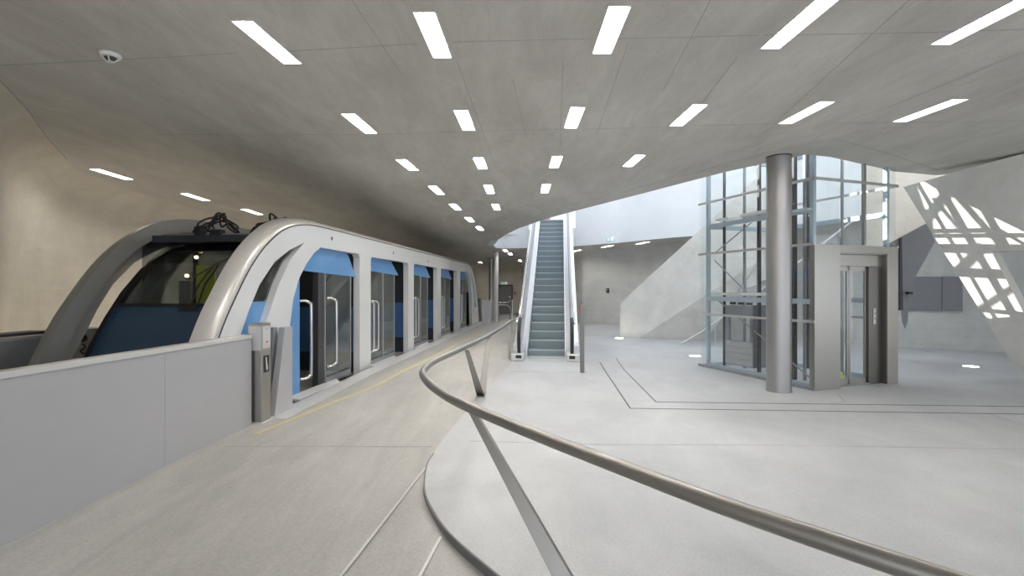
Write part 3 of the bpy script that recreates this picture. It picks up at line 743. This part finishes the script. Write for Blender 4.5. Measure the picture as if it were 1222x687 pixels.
# ------------------------------------------------------------------ curved handrail
RZH = .90
rp = [(6.2, -3.6, RZH), (3.3, -.85, RZH), (1.16, 1.36, RZH), (.45, 2.22, RZH), (-.26, 3.22, RZH), (-.58, 3.80, RZH), (-.80, 4.40, RZH), (-.865, 4.85, RZH), (-.84, 5.35, RZH), (-.70, 6.2, RZH), (-.44, 7.85, RZH), (-.05, 11.0, RZH + .03), (.02, 11.55, RZH + .05)]
rail = thing('curved_handrail', 'brushed steel handrail sweeping round the floor step on slanted flat posts', 'handrail', (-.52, 7.6, 0), 0)
off = Vector((-.52, 7.6, 0))
MB().tube([p - off for p in smooth(rp, 10)], .034, 16).build('rail_tube', M['steel_rail'], rail, smooth=True)
def flatpost(bot, top, wb, wt, th, along):
    b, t = Vector(bot) - off, Vector(top) - off; a = Vector(along).normalized(); nn = a.cross(Vector((0, 0, 1))).normalized() * (th / 2)
    poly = [b - a * wb / 2, b + a * wb / 2, t + a * wt / 2, t - a * wt / 2]
    MB().prism([p - nn for p in poly], nn * 2).build('post', M['steel_rail'], rail, bevel=.003)
foot = PZ(574, 471, 0)
ra = PZ(557, 417, RZH - .02); rb = PZ(583.5, 401, RZH - .02)
al = (rb[0] - ra[0], rb[1] - ra[1], 0)
f1 = Vector(foot)
ad = Vector(al).normalized()
flatpost(f1 - ad * .05, ra, .12, .055, .03, (1, .25, 0)); flatpost(f1 + ad * .09, rb, .12, .055, .03, (1, .25, 0))
MB().box(-.06, .06, -.14, .14, 0, .008).build('foot_plate', M['steel_rail'], rail).location = f1 - off
al2 = (1, -.35, 0)
flatpost((.36, 2.60, 0), (-.255, 3.20, RZH - .02), .135, .055, .03, al2)
MB().box(-.06, .06, -.12, .12, 0, .008).build('foot_plate', M['steel_rail'], rail).location = Vector((.36, 2.60, 0)) - off

# ------------------------------------------------------------------ escalator
ESX, ESY = .81, 11.67
esc = thing('escalator', 'steep escalator with white steel balustrades rising to the upper floor', 'escalator', (ESX, ESY, 0), RZ)
SL = .577; YI = .55; YT = 8.3
def zs(y): return max(0.0, min(SL * (y - YI), SL * (YT - YI)))
rise = .205; run = rise / SL
stm = MB(); stm.box(-.46, .46, 0, run + .03, -.30, -.012); stm = stm.mesh('step')
nosm = MB(); nosm.box(-.46, .46, -.004, .03, -.028, .0); nosm = nosm.mesh('nosing')
grm = MB()
for k in range(23): grm.box(-.45 + k * .04, -.435 + k * .04, .0, run, -.012, -.002)
grm = grm.mesh('cleats')
rgm = MB()
for k in range(23): rgm.box(-.45 + k * .04, -.435 + k * .04, -.006, .0, -.20, -.03)
rgm = rgm.mesh('riser_ribs')
ns = int((YT - YI) / run)
for i in range(-1, ns + 1):
    z = (i + 1) * rise if i >= 0 else .0
    z = max(0, i + .75) * rise
    st = link('step', stm, M['step'], esc); st.location = (0, YI + i * run, z)
    for me_, mt, nm in ((nosm, M['step_nose'], 'nosing'), (grm, M['step'], 'cleats'), (rgm, M['step'], 'riser_ribs')):
        c = link(nm, me_, mt, st)
MB().box(-.50, .50, -.62, .22, -.01, .008).build('comb_plate', M['esc'], esc)
MB().box(-.46, .46, YT, YT + 1.4, zs(YT) - .3, zs(YT)).build('top_plate', M['step'], esc)
MB().box(-.46, .46, -.02, .02, .008, .014).build('comb', M['step_nose'], esc)
def side_prof(f_lo, f_hi, y0, y1, extra=()):
    yy = sorted(set([y0, y1] + [y for y in (YI - .35, YI - .1, YI + .15, YI + .45, YT - .2, YT, YT + .3) if y0 < y < y1]))
    return [(y, f_lo(y)) for y in yy] + [(y, f_hi(y)) for y in yy[::-1]]
def zsm(y):                                      # softened incline for the balustrade
    if y < YI - .45: return 0.0
    if y < YI + .45: t = (y - YI + .45) / .9; return SL * .45 * t * t
    return zs(y)
def strip_side(x0, x1, flo, fhi, y0, y1, n=26):
    mb = MB(); vs = []
    for i in range(n + 1):
        y = lerp(y0, y1, i / n)
        vs += [(x0, y, flo(y)), (x1, y, flo(y)), (x1, y, fhi(y)), (x0, y, fhi(y))]
    fs = [(4*i+k, 4*i+(k+1) % 4, 4*i+4+(k+1) % 4, 4*i+4+k) for i in range(n) for k in range(4)]
    fs += [(0, 3, 2, 1), (4*n, 4*n+1, 4*n+2, 4*n+3)]
    return mb.add(vs, fs)
YE = YT + 1.4
for sg, nm in ((-1, 'left'), (1, 'right')):
    bx_ = lambda a, b: (min(a * sg, b * sg), max(a * sg, b * sg))
    a, b = bx_(.465, .485); strip_side(a, b, lambda y: zsm(y) - .35, lambda y: zsm(y) + .20, .10, YE).build('skirt', M['esc'], esc)
    # sloping inner deck
    mb = MB(); vs = []; n = 26
    for i in range(n + 1):
        y = lerp(.05, YE, i / n); z = zsm(y)
        vs += [(.485 * sg, y, z + .20), (.60 * sg, y, z + .30), (.60 * sg, y, z + .10), (.485 * sg, y, z + .10)]
    mb.add(vs, [(4*i+k, 4*i+(k+1) % 4, 4*i+4+(k+1) % 4, 4*i+4+k) for i in range(n) for k in range(4)] + [(0, 3, 2, 1), (4*n, 4*n+1, 4*n+2, 4*n+3)])
    mb.build('inner_deck', M['esc'], esc)
    a, b = bx_(.60, .64)
    # balustrade panel with a rounded newel end
    mb = MB(); pts = [(YE, zsm(YE) + .28), (YE, zsm(YE) + .90)]
    for i in range(22): y = lerp(YE, .35, i / 21); pts.append((y, zsm(y) + .92))
    for k in range(1, 9):
        an = math.pi / 2 + math.pi * .95 * k / 8; pts.append((.05 + .36 * math.cos(an), .52 + .40 * math.sin(an)))
    pts += [(.0, .12), (.2, .16)]
    for i in range(20): y = lerp(.35, YE, i / 20); pts.append((y, zsm(y) + .28))
    mb.prism([(a, y, z) for y, z in pts], (b - a, 0, 0)).build('balustrade_panel', M['esc'], esc, label='white brushed steel balustrade panel')
    # outer cladding and top cover
    a, b = bx_(.64, .80)
    strip_side(a, b, lambda y: max(0.0, zsm(y) - .9), lambda y: zsm(y) + .30, .15, YE).build('outer_cladding', M['esc'], esc)
    hp = [(YE, zsm(YE) + .95)] + [(y, zsm(y) + .95) for y in (7.5, 6, 4.5, 3, 2, 1.2, .8, .4)] + [(.08, .955), (-.16, .87), (-.31, .70), (-.35, .50), (-.30, .28), (-.20, .13)]
    hr = smooth([(.62 * sg, y, z) for y, z in hp], 5)
    MB().tube(hr[:46], .040, 10).build('handrail_belt', M['belt'], esc, smooth=True, label='shiny grey handrail belt')
    MB().tube(hr[45:], .042, 10).build('newel_belt', M['black'], esc, smooth=True, label='black rubber belt round the newel')
    # bright guide rail along outside of the belt
    gd = smooth([((.62 + .052) * sg, y, z - .01) for y, z in hp[:-4]], 5)
    MB().tube(gd, .03, 8).build('belt_guide', M['chrome'], esc, smooth=True)
    a, b = bx_(.50, .80)
    MB().box(a, b, -.42, .18, .0, .17).build('newel_block', M['barrier_cap'], esc, bevel=.02, label='square newel foot')
    a, b = bx_(.55, .69)
    MB().box(a, b, -.425, -.36, .06, .14).build('belt_inlet', M['black'], esc, bevel=.01)
    # inner rounded nose of the skirt
    MB().prism([(.485 * sg, -.25, .01), (.485 * sg, .3, .01), (.485 * sg, .3, .26), (.485 * sg, .0, .22), (.485 * sg, -.18, .12)], (.02 * sg, 0, 0)).build('skirt_nose', M['step_nose'], esc)
# truss underside
strip_side(-.80, .80, lambda y: max(-.02, zsm(y) - 1.0), lambda y: max(-.01, zsm(y) - .40), 1.2, YE).build('truss_soffit', M['esc'], esc)

# posts beside the escalator
bp = thing('steel_bollard', 'slim stainless post with red stop button right of the escalator foot', 'post', PZ(694.8, 444, 0), RZ)
MB().box(-.042, .042, -.06, .06, 0, 1.36).build('body', M['jamb'], bp, bevel=.004)
MB().box(-.062, -.042, -.05, .04, 1.20, 1.33).build('stop_button', M['red'], bp, bevel=.004, label='red emergency stop button')
ep = thing('rail_end_post', 'slim grey post where the handrail meets the escalator', 'post', (-.035, 11.60, 0), RZ)
MB().box(-.05, .0, -.05, .05, 0, .93).build('body', M['steel'], ep, bevel=.004)
MB().box(-.06, .01, -.07, .07, 0, .01).build('foot_plate', M['steel'], ep)

# ------------------------------------------------------------------ round columns
def column(name, c, r, z1, lab, mat='steel_col'):
    t = thing(name, lab, 'column', (c[0], c[1], c[2]), 0)
    MB().lathe([(r, 0.02), (r, z1 - c[2] - .02)], n=40).build('shaft', M[mat], t, smooth=True)
    MB().lathe([(r + .006, 0), (r + .006, .02)], n=40).build('base_ring', M[mat], t)
    MB().lathe([(r + .004, z1 - c[2] - .02), (r + .004, z1 - c[2] + .002)], n=40).build('top_joint', M['dark_metal'], t)
cc = PZ(929, 469, 0)
column('round_column', (cc[0] + .10, cc[1] + .17, 0), .188, CZ0, 'thick round grey metal column in front of the glass elevator')
c2 = PZ(592, 384, .10)
column('round_column', (c2[0], c2[1], .10), .11, Zc(c2[1]), 'thin pale round column on the far platform', 'barrier_cap')
c3 = PZ(586, 379, .10)
column('round_column', (c3[0], c3[1], .10), .12, Zc(c3[1]), 'dark slim column half hidden behind the thin pale column')

# ------------------------------------------------------------------ glass elevator
EP = Vector((5.0, 8.05, 0)); ER = math.atan2(.327, .945)
el = thing('glass_elevator', 'glass elevator shaft with steel frame and stainless door portal', 'elevator', EP, ER)
EW, ED, EH = 1.98, 2.68, 6.6
levels = [.05, 1.14, 2.43, 3.52, 4.75, EH]
fr = .07
for (x, y) in ((.10, .10), (EW - .10, .10), (.10, ED - .10), (EW - .10, ED - .10)):
    MB().box(x - fr / 2, x + fr / 2, y - fr / 2, y + fr / 2, .03, EH).build('frame_post', M['grey_metal'], el, bevel=.004)
for z in (.04, 1.47, 3.02, 4.5, EH - .1):
    for x in (.10, EW - .10): MB().box(x - .03, x + .03, .13, ED - .13, z - .045, z + .045).build('frame_beam', M['grey_metal'], el)
    if z > 2.5 or True:
        MB().box(.13, EW - .13, ED - .13, ED - .07, z - .045, z + .045).build('frame_beam', M['grey_metal'], el)
def pane(x0, x1, y0, y1, z0, z1): MB().box(x0, x1, y0, y1, z0, z1).build('glass_pane', M['glass'], el)
for z0_, z1_ in zip(levels, levels[1:]):
    a, b = z0_ + .012, z1_ - .012
    pane(0, .014, .0, ED * .5 - .006, a, b); pane(0, .014, ED * .5 + .006, ED + .06, a, b)
    pane(EW - .014, EW, .0, ED, a, b)
    pane(.02, EW - .02, ED - .014, ED, a, b)
    if z0_ > 2.4: pane(.02, EW * .62, 0, .014, a, b); pane(EW * .62 + .01, EW - .02, 0, .014, a, b)
for z in levels[1:-1]:
    MB().box(-.03, -.002, -.03, ED + .07, z - .022, z + .022).build('glazing_rail', M['alu'], el)
    MB().box(EW + .002, EW + .03, -.03, ED, z - .022, z + .022).build('glazing_rail', M['alu'], el)
    if z > 2.45: MB().box(-.03, EW, -.03, -.002, z - .022, z + .022).build('glazing_rail', M['alu'], el)
MB().box(-.03, .02, -.02, ED + .07, 0, .05).build('plinth', M['mid_metal'], el)
MB().box(EW - .02, EW + .03, -.02, ED, 0, .05).build('plinth', M['mid_metal'], el)
MB().box(0, EW, ED - .02, ED + .03, 0, .05).build('plinth', M['mid_metal'], el)
for z in (3.52, 4.75):
    pass
# vertical mullion posts in the upper front
MB().box(EW * .62 - .02, EW * .62 + .03, .02, .07, 2.45, EH).build('mullion', M['steel'], el)
# stainless portal
PD = .17
def por(name, x0, x1, y0, y1, z0, z1, mat=None, lab=None): return MB().box(x0, x1, y0, y1, z0, z1).build(name, mat or M['steel'], el, bevel=.004, label=lab)
por('portal_panel', -.012, .57, -.03, .0, 0.0, 2.43, lab='brushed stainless side panel of the portal')
por('portal_side', -.02, -.002, -.03, .06, 0.0, 2.43)
por('portal_reveal', .54, .57, 0, PD, 0, 2.30)
por('portal_lintel', .57, 1.72, -.03, .0, 2.30, 2.43)
por('lintel_soffit', .57, 1.72, 0, PD, 2.28, 2.31)
por('portal_panel', 1.72, EW + .01, -.03, .0, 0, 2.43)
por('portal_reveal', 1.72, 1.75, 0, PD, 0, 2.30, M['jamb'])
por('portal_side', EW, EW + .012, -.03, PD, 0, 2.43)
por('door_header', .57, 1.72, PD - .1, PD, 2.08, 2.28)
por('door_jamb', 1.40, 1.72, PD - .10, PD, 0, 2.08, M['jamb'], 'dark stainless door jamb')
por('door_sill', .57, 1.72, PD - .1, PD + .02, 0, .03)
por('call_panel', 1.50, 1.56, PD - .112, PD - .10, 1.06, 1.34, M['barrier_cap'], 'call button panel')
for z in (1.16, 1.25): MB().tube([(1.53, PD - .116, z), (1.53, PD - .112, z)], .012, 10).build('call_button', M['dark_metal'], el)
for k in range(2):
    a = .52 + k * .44; b = a + .43
    f = MB(); f.box(a, a + .04, PD - .06, PD - .03, .03, 2.08); f.box(b - .04, b, PD - .06, PD - .03, .03, 2.08); f.box(a, b, PD - .06, PD - .03, .03, .12); f.box(a, b, PD - .06, PD - .03, 2.0, 2.08)
    lf = f.build('door_leaf', M['steel'], el)
    MB().box(a + .04, b - .04, PD - .05, PD - .04, .12, 2.0).build('door_glass', M['glass'], lf)
# guide rails, ladder, machinery and counterweight inside
for (x, y, w) in ((.30, ED - .35, .02), (.34, 1.45, .026), (EW - .3, 1.5, .022)):
    MB().box(x - w, x + w, y - w, y + w, 0.05, EH - .1).build('guide_rail', M['dark_metal'], el)
for (x, y) in ((.45, ED - .75), (.5, 1.62), (.42, .52), (EW - .4, .7)):
    MB().box(x - .02, x + .02, y - .02, y + .02, .05, EH - .1).build('guide_rail', M['mid_metal'], el)
MB().box(.28, .36, .62, .70, .05, EH - .1).build('cable_duct', M['dark_metal'], el)
for z in (1.55, 3.12):
    MB().box(.16, .5, 1.1, 1.75, z, z + .06).build('rail_bracket', M['plastic'], el)
    MB().box(.16, .7, ED - .6, ED - .25, z, z + .05).build('rail_bracket', M['plastic'], el)
mc = MB(); mc.box(.25, .95, 1.50, 1.56, .12, 1.36); mc.box(.25, .31, 1.50, 2.25, .12, .62); mc.box(.25, .31, 1.50, 2.25, 1.12, 1.34); mc.box(.25, .31, 1.5, 1.6, .62, 1.12); mc.box(.25, .31, 2.15, 2.25, .62, 1.12)
mc.build('machine_frame', M['mid_metal'], el, label='grey machinery frame inside the shaft')
for k in range(4): MB().box(.235, .25, 1.52, 2.23, .14 + k * .12, .25 + k * .12).build('machine_board', M['barrier'], el)
for k in range(3): MB().lathe([(.06, 0), (.06, .05)], (.30, 1.65 + k * .22, 1.36), 12).build('machine_knob', M['dark_metal'], el)
MB().tube([(.26, ED - .1, 1.5), (.26, .2, .1)], .014, 6).build('tie_rod', M['mid_metal'], el)
MB().tube([(.22, ED - .15, 2.3), (.22, 1.5, 1.5)], .012, 6).build('tie_rod', M['mid_metal'], el)
MB().tube([(.22, ED - .15, 2.45), (.22, 1.5, 3.0)], .012, 6).build('tie_rod', M['mid_metal'], el)
# small yellow item behind the door
MB().box(.98, 1.06, PD + .12, PD + .2, .05, .20).build('oil_can', M['yellow'], el, bevel=.01)

# ------------------------------------------------------------------ concrete stair behind the elevator
Pa = Vector((3.75, 16.9, 0)); w = Vector((.80, -.60, 0)); nb = Vector((.60, .80, 0))
stair = thing('concrete_stair', 'angular concrete staircase parapet rising behind the glass elevator', 'staircase', Pa, 0)
def sp(m, z, b=0.0): v = w * m + nb * b; return (v.x, v.y, z)
ME = 4.3
TZ = lambda m: 1.16 + .875 * m
up_f = [sp(0, 0), sp(.70, 0), sp(ME, 2.45), sp(ME, TZ(ME)), sp(0, 1.16)]
th = nb * .28
MB().prism(up_f, th).build('parapet', M['strut'], stair, label='slanted parapet wall')
MB().prism([sp(.70, 0, .0), sp(ME, 2.45, 0.0), sp(ME, 2.3, .6), sp(2.7, 0, .6), sp(.9, 0, .12)][:5], nb * .02).build('lower_facet', M['strut'], stair)
for k in range(14):
    m0 = .6 + k * .28
    MB().prism([sp(m0, max(0, .17 * k - .35), .30), sp(m0 + .30, max(0, .17 * k - .25), .30), sp(m0 + .30, .17 * (k + 1), .30), sp(m0, .17 * (k + 1), .30)], nb * 1.05).build('stair_step', M['strut'], stair)
MB().prism([sp(.6, .0, 1.36), sp(ME, 2.2, 1.36), sp(ME, TZ(ME), 1.36), sp(0.6, 1.2, 1.36)], th).build('parapet', M['strut'], stair)
hs = thing('stair_handrail', 'pale slanted stair handrail rising from the floor beside the glass elevator', 'handrail', (5.12, 14.75, 0), 0)
MB().tube([(0, 0, .0), (.55, -.22, .38), (2.6, -1.2, 2.2), (4.2, -1.9, 3.7)], .035, 10).build('rail_tube', M['barrier_cap'], hs)
for k in (.9, 1.9): MB().tube([(k, -.2 * k * 2, 0.0), (k, -.2 * k * 2, k * .82 - .1)], .018, 8).build('rail_post', M['barrier_cap'], hs)

# ------------------------------------------------------------------ big slanted concrete strut at the right
A = Vector((7.52, 9.33, 3.63)); B = Vector((8.16, 7.75, 3.86)); C = Vector((9.27, 8.8, 0.0))
nS = (B - A).cross(C - A).normalized()
if nS.dot(Vector((0, 0, CAMZ)) - A) < 0: nS = -nS
def RP(px, py):
    d = Vector(((px - 611) / FPX, 1, -(py - 343.5) / FPX)); o = Vector((0, 0, CAMZ))
    return o + d * ((A - o).dot(nS) / d.dot(nS))
poly = [RP(1078, 223), RP(1110, 214), RP(1150, 202.5), RP(1222, 182), RP(1330, 151), RP(1330, 296), RP(1222, 298.5), RP(1183, 300), RP(1222, 374), RP(1263, 452)]
for i_, (px, py) in ((3, (1222, 182)), (4, (1330, 151))):          # the top edge stays just under the ceiling
    while RP(px, py).z > CZ0 - .02: py += .5
    poly[i_] = RP(px, py)
poly2 = [p - A for p in poly]
# bring the last point to the floor
pl = poly[-1]; pv = poly[-2]; tt = (0 - pv.z) / (pl.z - pv.z); poly2[-1] = pv.lerp(pl, tt) - A
ck = RP(1222, 455); tt = (0 - A.z) / (ck.z - A.z); poly2.append(A.lerp(ck, tt) - A)
strut = thing('concrete_strut', 'huge slanted concrete strut at the right edge catching patterned sunlight', 'strut', A, 0)
MB().prism(poly2, Vector((-nS.x, -nS.y, 0)).normalized() * .30).build('strut_body', M['strut'], strut)
# beige inner wall behind the strut
bw = thing('inner_wall_slab', 'beige concrete wall slab set behind the right strut', 'wall slab', (9.75, 8.5, 0), 0)
MB().prism([(-.3, -.0, 1.0), (-.3, .0, 2.6), (2.6, -1.9, 2.6), (2.6, -1.9, 0), (.1, -.3, 0)], (.2, .25, 0)).build('slab', M['wall'], bw)

# soffit of the upper stair, dark slanted panel, grey cabinet doors on the rear wall
so = thing('stair_soffit', 'beige slanted soffit slab between elevator and strut', 'soffit', P(1075, 250, 11.0), 0)
o0 = Vector(P(1075, 250, 11.0))
MB().prism([Vector(P(*p, 11.0)) - o0 for p in ((1030, 307), (1070, 285), (1104, 267), (1150, 240), (1130, 196), (1060, 190), (1030, 200))], (.3, .45, 0)).build('slab', M['wall'], so)
dp = thing('dark_metal_panel', 'dark grey pointed metal panel hanging beside the elevator', 'panel', P(1080, 330, 11.7), 0)
o0 = Vector(P(1080, 330, 11.7))
MB().prism([Vector(P(*p, 11.7)) - o0 for p in ((1058, 290), (1106, 265), (1116, 288), (1092, 331), (1085, 352), (1083, 385), (1080, 393), (1076.5, 384), (1075, 370), (1058, 372))], (.05, .06, 0)).build('sheet', M['panelgrey'], dp)
MB().prism([Vector(P(*p, 11.69)) - o0 for p in ((1073, 284), (1075.5, 283), (1077, 370), (1073, 370))], (.0, -.02, 0)).build('edge_strip', M['dark_metal'], dp)
MB().prism([Vector(P(*p, 11.58)) - o0 for p in ((1084, 348), (1089.5, 348), (1089.5, 351), (1084, 351))], (.02, .10, 0)).build('latch', M['black'], dp)
def wall_at(px, py):                            # point on the right part of the rear wall
    a, b = Vector((10.6, 14.6)), Vector((13.1, 12.9)); k = (px - 611) / FPX
    t = (a.x - k * a.y) / (k * (b.y - a.y) - (b.x - a.x)); y = lerp(a.y, b.y, t); return Vector(P(px, py, y))
wn = Vector((-.56, -.83, 0)).normalized()
gc = thing('wall_cabinet', 'flat grey two-door cabinet set into the rear wall', 'cabinet', wall_at(1115, 371), 0)
o0 = wall_at(1115, 371)
for xa, xb in ((1078, 1122), (1122.6, 1146.5)):
    MB().prism([wall_at(xa, 330) - o0 + wn * .25, wall_at(xb, 330.3) - o0 + wn * .25, wall_at(xb, 370.3) - o0 + wn * .25, wall_at(xa, 369.7) - o0 + wn * .25], -wn * .2).build('door', M['panelgrey'], gc, bevel=.004)

# ------------------------------------------------------------------ floor uplights
for p, l in (((1158.5, 437.3), 'round glowing floor light in front of the rear wall at right'), ((739, 403.6), 'round glowing floor light at the foot of the stair parapet'), ((829.5, 424.8), 'round glowing floor light left of the glass elevator'), ((700.5, 385.5), 'round glowing floor light at the rear wall right of the escalator')):
    c = PZ(*p, 0); t = thing('floor_uplight', l, 'floor light', c, 0, 'round uplights set into the hall floor')
    MB().lathe([(.155, 0), (.155, .006)], n=28).build('trim_ring', M['alu'], t); MB().lathe([(.135, .006), (.135, .009)], n=28).build('lens', M['uplight'], t)

# ------------------------------------------------------------------ far platform: door, signs, gates, rails
YD = 31.15
dr = MB(); 
d0 = P(595.5, 376, YD); d1 = P(610.5, 341, YD)
door = struct(MB().box(d0[0], d1[0], YD - .08, YD + .02, .1, d1[2]).build('door_1', M['doorgrey'], bevel=.01), 'dark grey door in the far end wall')
MB().box(d1[0] - .16, d1[0] - .08, YD - .12, YD - .08, 1.1, 1.16).build('handle', M['chrome'], door)
frm = MB(); frm.box(d0[0] - .08, d0[0], YD - .10, YD + .02, .1, d1[2] + .08); frm.box(d1[0], d1[0] + .08, YD - .10, YD + .02, .1, d1[2] + .08); frm.box(d0[0], d1[0], YD - .10, YD + .02, d1[2], d1[2] + .08)
frm.build('door_frame', M['dark_metal'], door)
def exit_sign(loc, rz, wdt, hgt, lab):
    t = thing('exit_sign', lab, 'exit sign', loc, rz)
    MB().box(-wdt / 2, wdt / 2, -.03, 0, 0, hgt).build('box', M['green'], t)
    # running figure and arrow
    m = MB(); s_ = hgt / .2
    m.tube([(-.08 * s_, -.034, .15 * s_), (-.08 * s_, -.031, .15 * s_)], .016 * s_, 10)
    m.prism([(-.10 * s_, -.033, .06 * s_), (-.06 * s_, -.033, .06 * s_), (-.05 * s_, -.033, .13 * s_), (-.09 * s_, -.033, .13 * s_)], (0, .002, 0))
    m.prism([(-.10 * s_, -.033, .02 * s_), (-.08 * s_, -.033, .02 * s_), (-.07 * s_, -.033, .07 * s_), (-.09 * s_, -.033, .07 * s_)], (0, .002, 0))
    m.prism([(-.06 * s_, -.033, .03 * s_), (-.03 * s_, -.033, .03 * s_), (-.06 * s_, -.033, .07 * s_), (-.08 * s_, -.033, .07 * s_)], (0, .002, 0))
    m.build('figure', M['green_white'], t)
    MB().box(wdt * .12, wdt * .42, -.034, -.031, hgt * .12, hgt * .88).build('door_mark', M['green_white'], t)
e1 = P(601.5, 340, YD - .05); exit_sign((e1[0], e1[1], e1[2]), 0, .45, .22, 'small green exit sign above the far grey door')
fw = Vector((far[2][0] - far[3][0], far[2][1] - far[3][1], 0))    # direction of the white parapet, far[2] = (800..), far[3] = (740..)
pa, pb = Vector((*far[4], 0)), Vector((*far[3], 0)); k = (728.5 - 611) / FPX
t_ = (pa.x - k * pa.y) / (k * (pb.y - pa.y) - (pb.x - pa.x)); q = pa.lerp(pb, t_); dd = (pb - pa)
zq = CAMZ - (288 - 343.5) / FPX * q.y
exit_sign((q.x - .01, q.y - .015, zq), math.atan2(dd.y, dd.x), .34, .20, 'pale green exit sign on the white parapet above the opening')
# small red alarm box
ab = P(614.5, 350, 30.6)
t = thing('alarm_box', 'small red alarm box right of the far door', 'alarm box', (ab[0], 31.1, ab[2]), 0)
MB().box(-.08, .08, -.06, 0, -.1, .1).build('case', M['red'], t, bevel=.01); MB().tube([(0, -.066, 0), (0, -.06, 0)], .03, 10).build('knob', M['plastic'], t)
# wall switch on the rear wall
sw = wl = None
pw = Vector((4.35, 22.62, 0)); kx = (725.5 - 611) / FPX
a_, b_ = Vector((3.9, 23.0)), Vector((7, 20.3)); t_ = (a_.x - kx * a_.y) / (kx * (b_.y - a_.y) - (b_.x - a_.x)); yq = lerp(a_.y, b_.y, t_)
ps = P(725.5, 349, yq - .03)
t = thing('wall_switch', 'small dark switch box on the rear wall right of the escalator', 'switch', ps, math.atan2(-2.7, 3.1))
MB().box(-.06, .06, -.06, .0, 0, .20).build('case', M['dark_metal'], t, bevel=.01); MB().box(-.03, .03, -.066, -.06, .09, .17).build('button', M['mid_metal'], t)
# glass gates on the platform beyond the train
for (xa, xb, yy, lab) in ((576, 585.5, 21.6, 'pale glass gate panel at the rear end of the train'), (586.5, 590.5, 23.4, 'narrow glass gate panel beside the thin column')):
    a = P(xa, 370, yy); b = P(xb, 370, yy)
    t = thing('platform_gate', lab, 'gate', (a[0], yy, .10), 0)
    MB().box(0, b[0] - a[0], 0, .05, .06, 1.05).build('panel', M['barrier'], t, bevel=.01)
    for x in (0.0, b[0] - a[0]): MB().box(x - .02, x + .02, -.01, .06, 0, 1.15).build('post', M['steel'], t)
a = P(560, 372, 26)
t = thing('far_barrier', 'dark grey barrier wall at the far end of the track', 'barrier', (-2.6, 26.5, -.0), RZ)
MB().box(-1.2, .9, 0, .08, -.6, 1.1).build('panel', M['mid_metal'], t); MB().box(-1.2, .9, -.01, .09, 1.1, 1.14).build('cap', M['barrier'], t)
# bent tubular rails near the far door
yy = 22.0; o0 = Vector(P(600, 382, yy)); o0.z = .1
t = thing('tube_rail', 'pair of bent steel tube rails in front of the far door', 'rail', o0, 0)
for k, pts in enumerate((((594.5, 361), (605, 361), (608.2, 359), (609, 357)), ((594.5, 364), (604, 364), (607.5, 366), (609, 370), (609, 385)))):
    MB().tube(smooth([Vector(P(*p, yy)) - o0 for p in pts], 4), .028, 8).build('tube', M['steel_rail'], t, smooth=True)
MB().tube([Vector(P(594.8, 361, yy)) - o0, Vector(P(594.8, 385, yy)) - o0], .02, 8).build('stand', M['steel_rail'], t)
t = thing('slim_post', 'slim pale post left of the escalator flank', 'post', PZ(611.5, 385, .1), 0)
MB().box(-.03, .03, -.03, .03, 0, 1.05).build('shaft', M['barrier_cap'], t); MB().box(-.035, .035, -.035, .035, 1.05, 1.07).build('cap', M['steel'], t)

# ------------------------------------------------------------------ smoke detector
sd = PC(132, 65)
t = thing('smoke_detector', 'round white smoke detector on the ceiling at the left', 'smoke detector', (sd[0], sd[1], CZ0), 0)
MB().lathe([(.085, 0), (.085, -.018), (.075, -.032)], n=24).build('base', M['plastic'], t, smooth=True)
MB().lathe([(.05, -.032), (.03, -.058)], n=16).build('chamber', M['dark_metal'], t)
for k in range(4):
    a = k * math.pi / 2 + .4; MB().tube([(.068 * math.cos(a), .068 * math.sin(a), -.03), (.026 * math.cos(a), .026 * math.sin(a), -.07)], .006, 6).build('cage_rib', M['plastic'], t)
MB().lathe([(.03, -.066), (.026, -.074)], n=16).build('cap', M['plastic'], t)

# ------------------------------------------------------------------ lamps added out of sight behind the train to brighten the left wall
for k, (x, y) in enumerate(((-7.3, 8.1), (-7.9, 10.4), (-8.0, 13.4), (-7.6, 16.6), (-6.9, 20.0))):
    t = thing('added_wall_light', 'added low floor light, unseen, brightening the wall behind the train, %s from the barrier end' % ('first', 'second', 'third', 'fourth', 'fifth')[k], 'floor light', (x, y, 0), math.atan2(-.9, .9) * 0, 'added unseen wall lights behind the train')
    MB().box(-.10, .10, -.75, .75, .0, .10).build('housing', M['dark_metal'], t, bevel=.006)
    MB().box(-.07, .07, -.70, .70, .10, .106).build('lens', M['added_wash'], t)
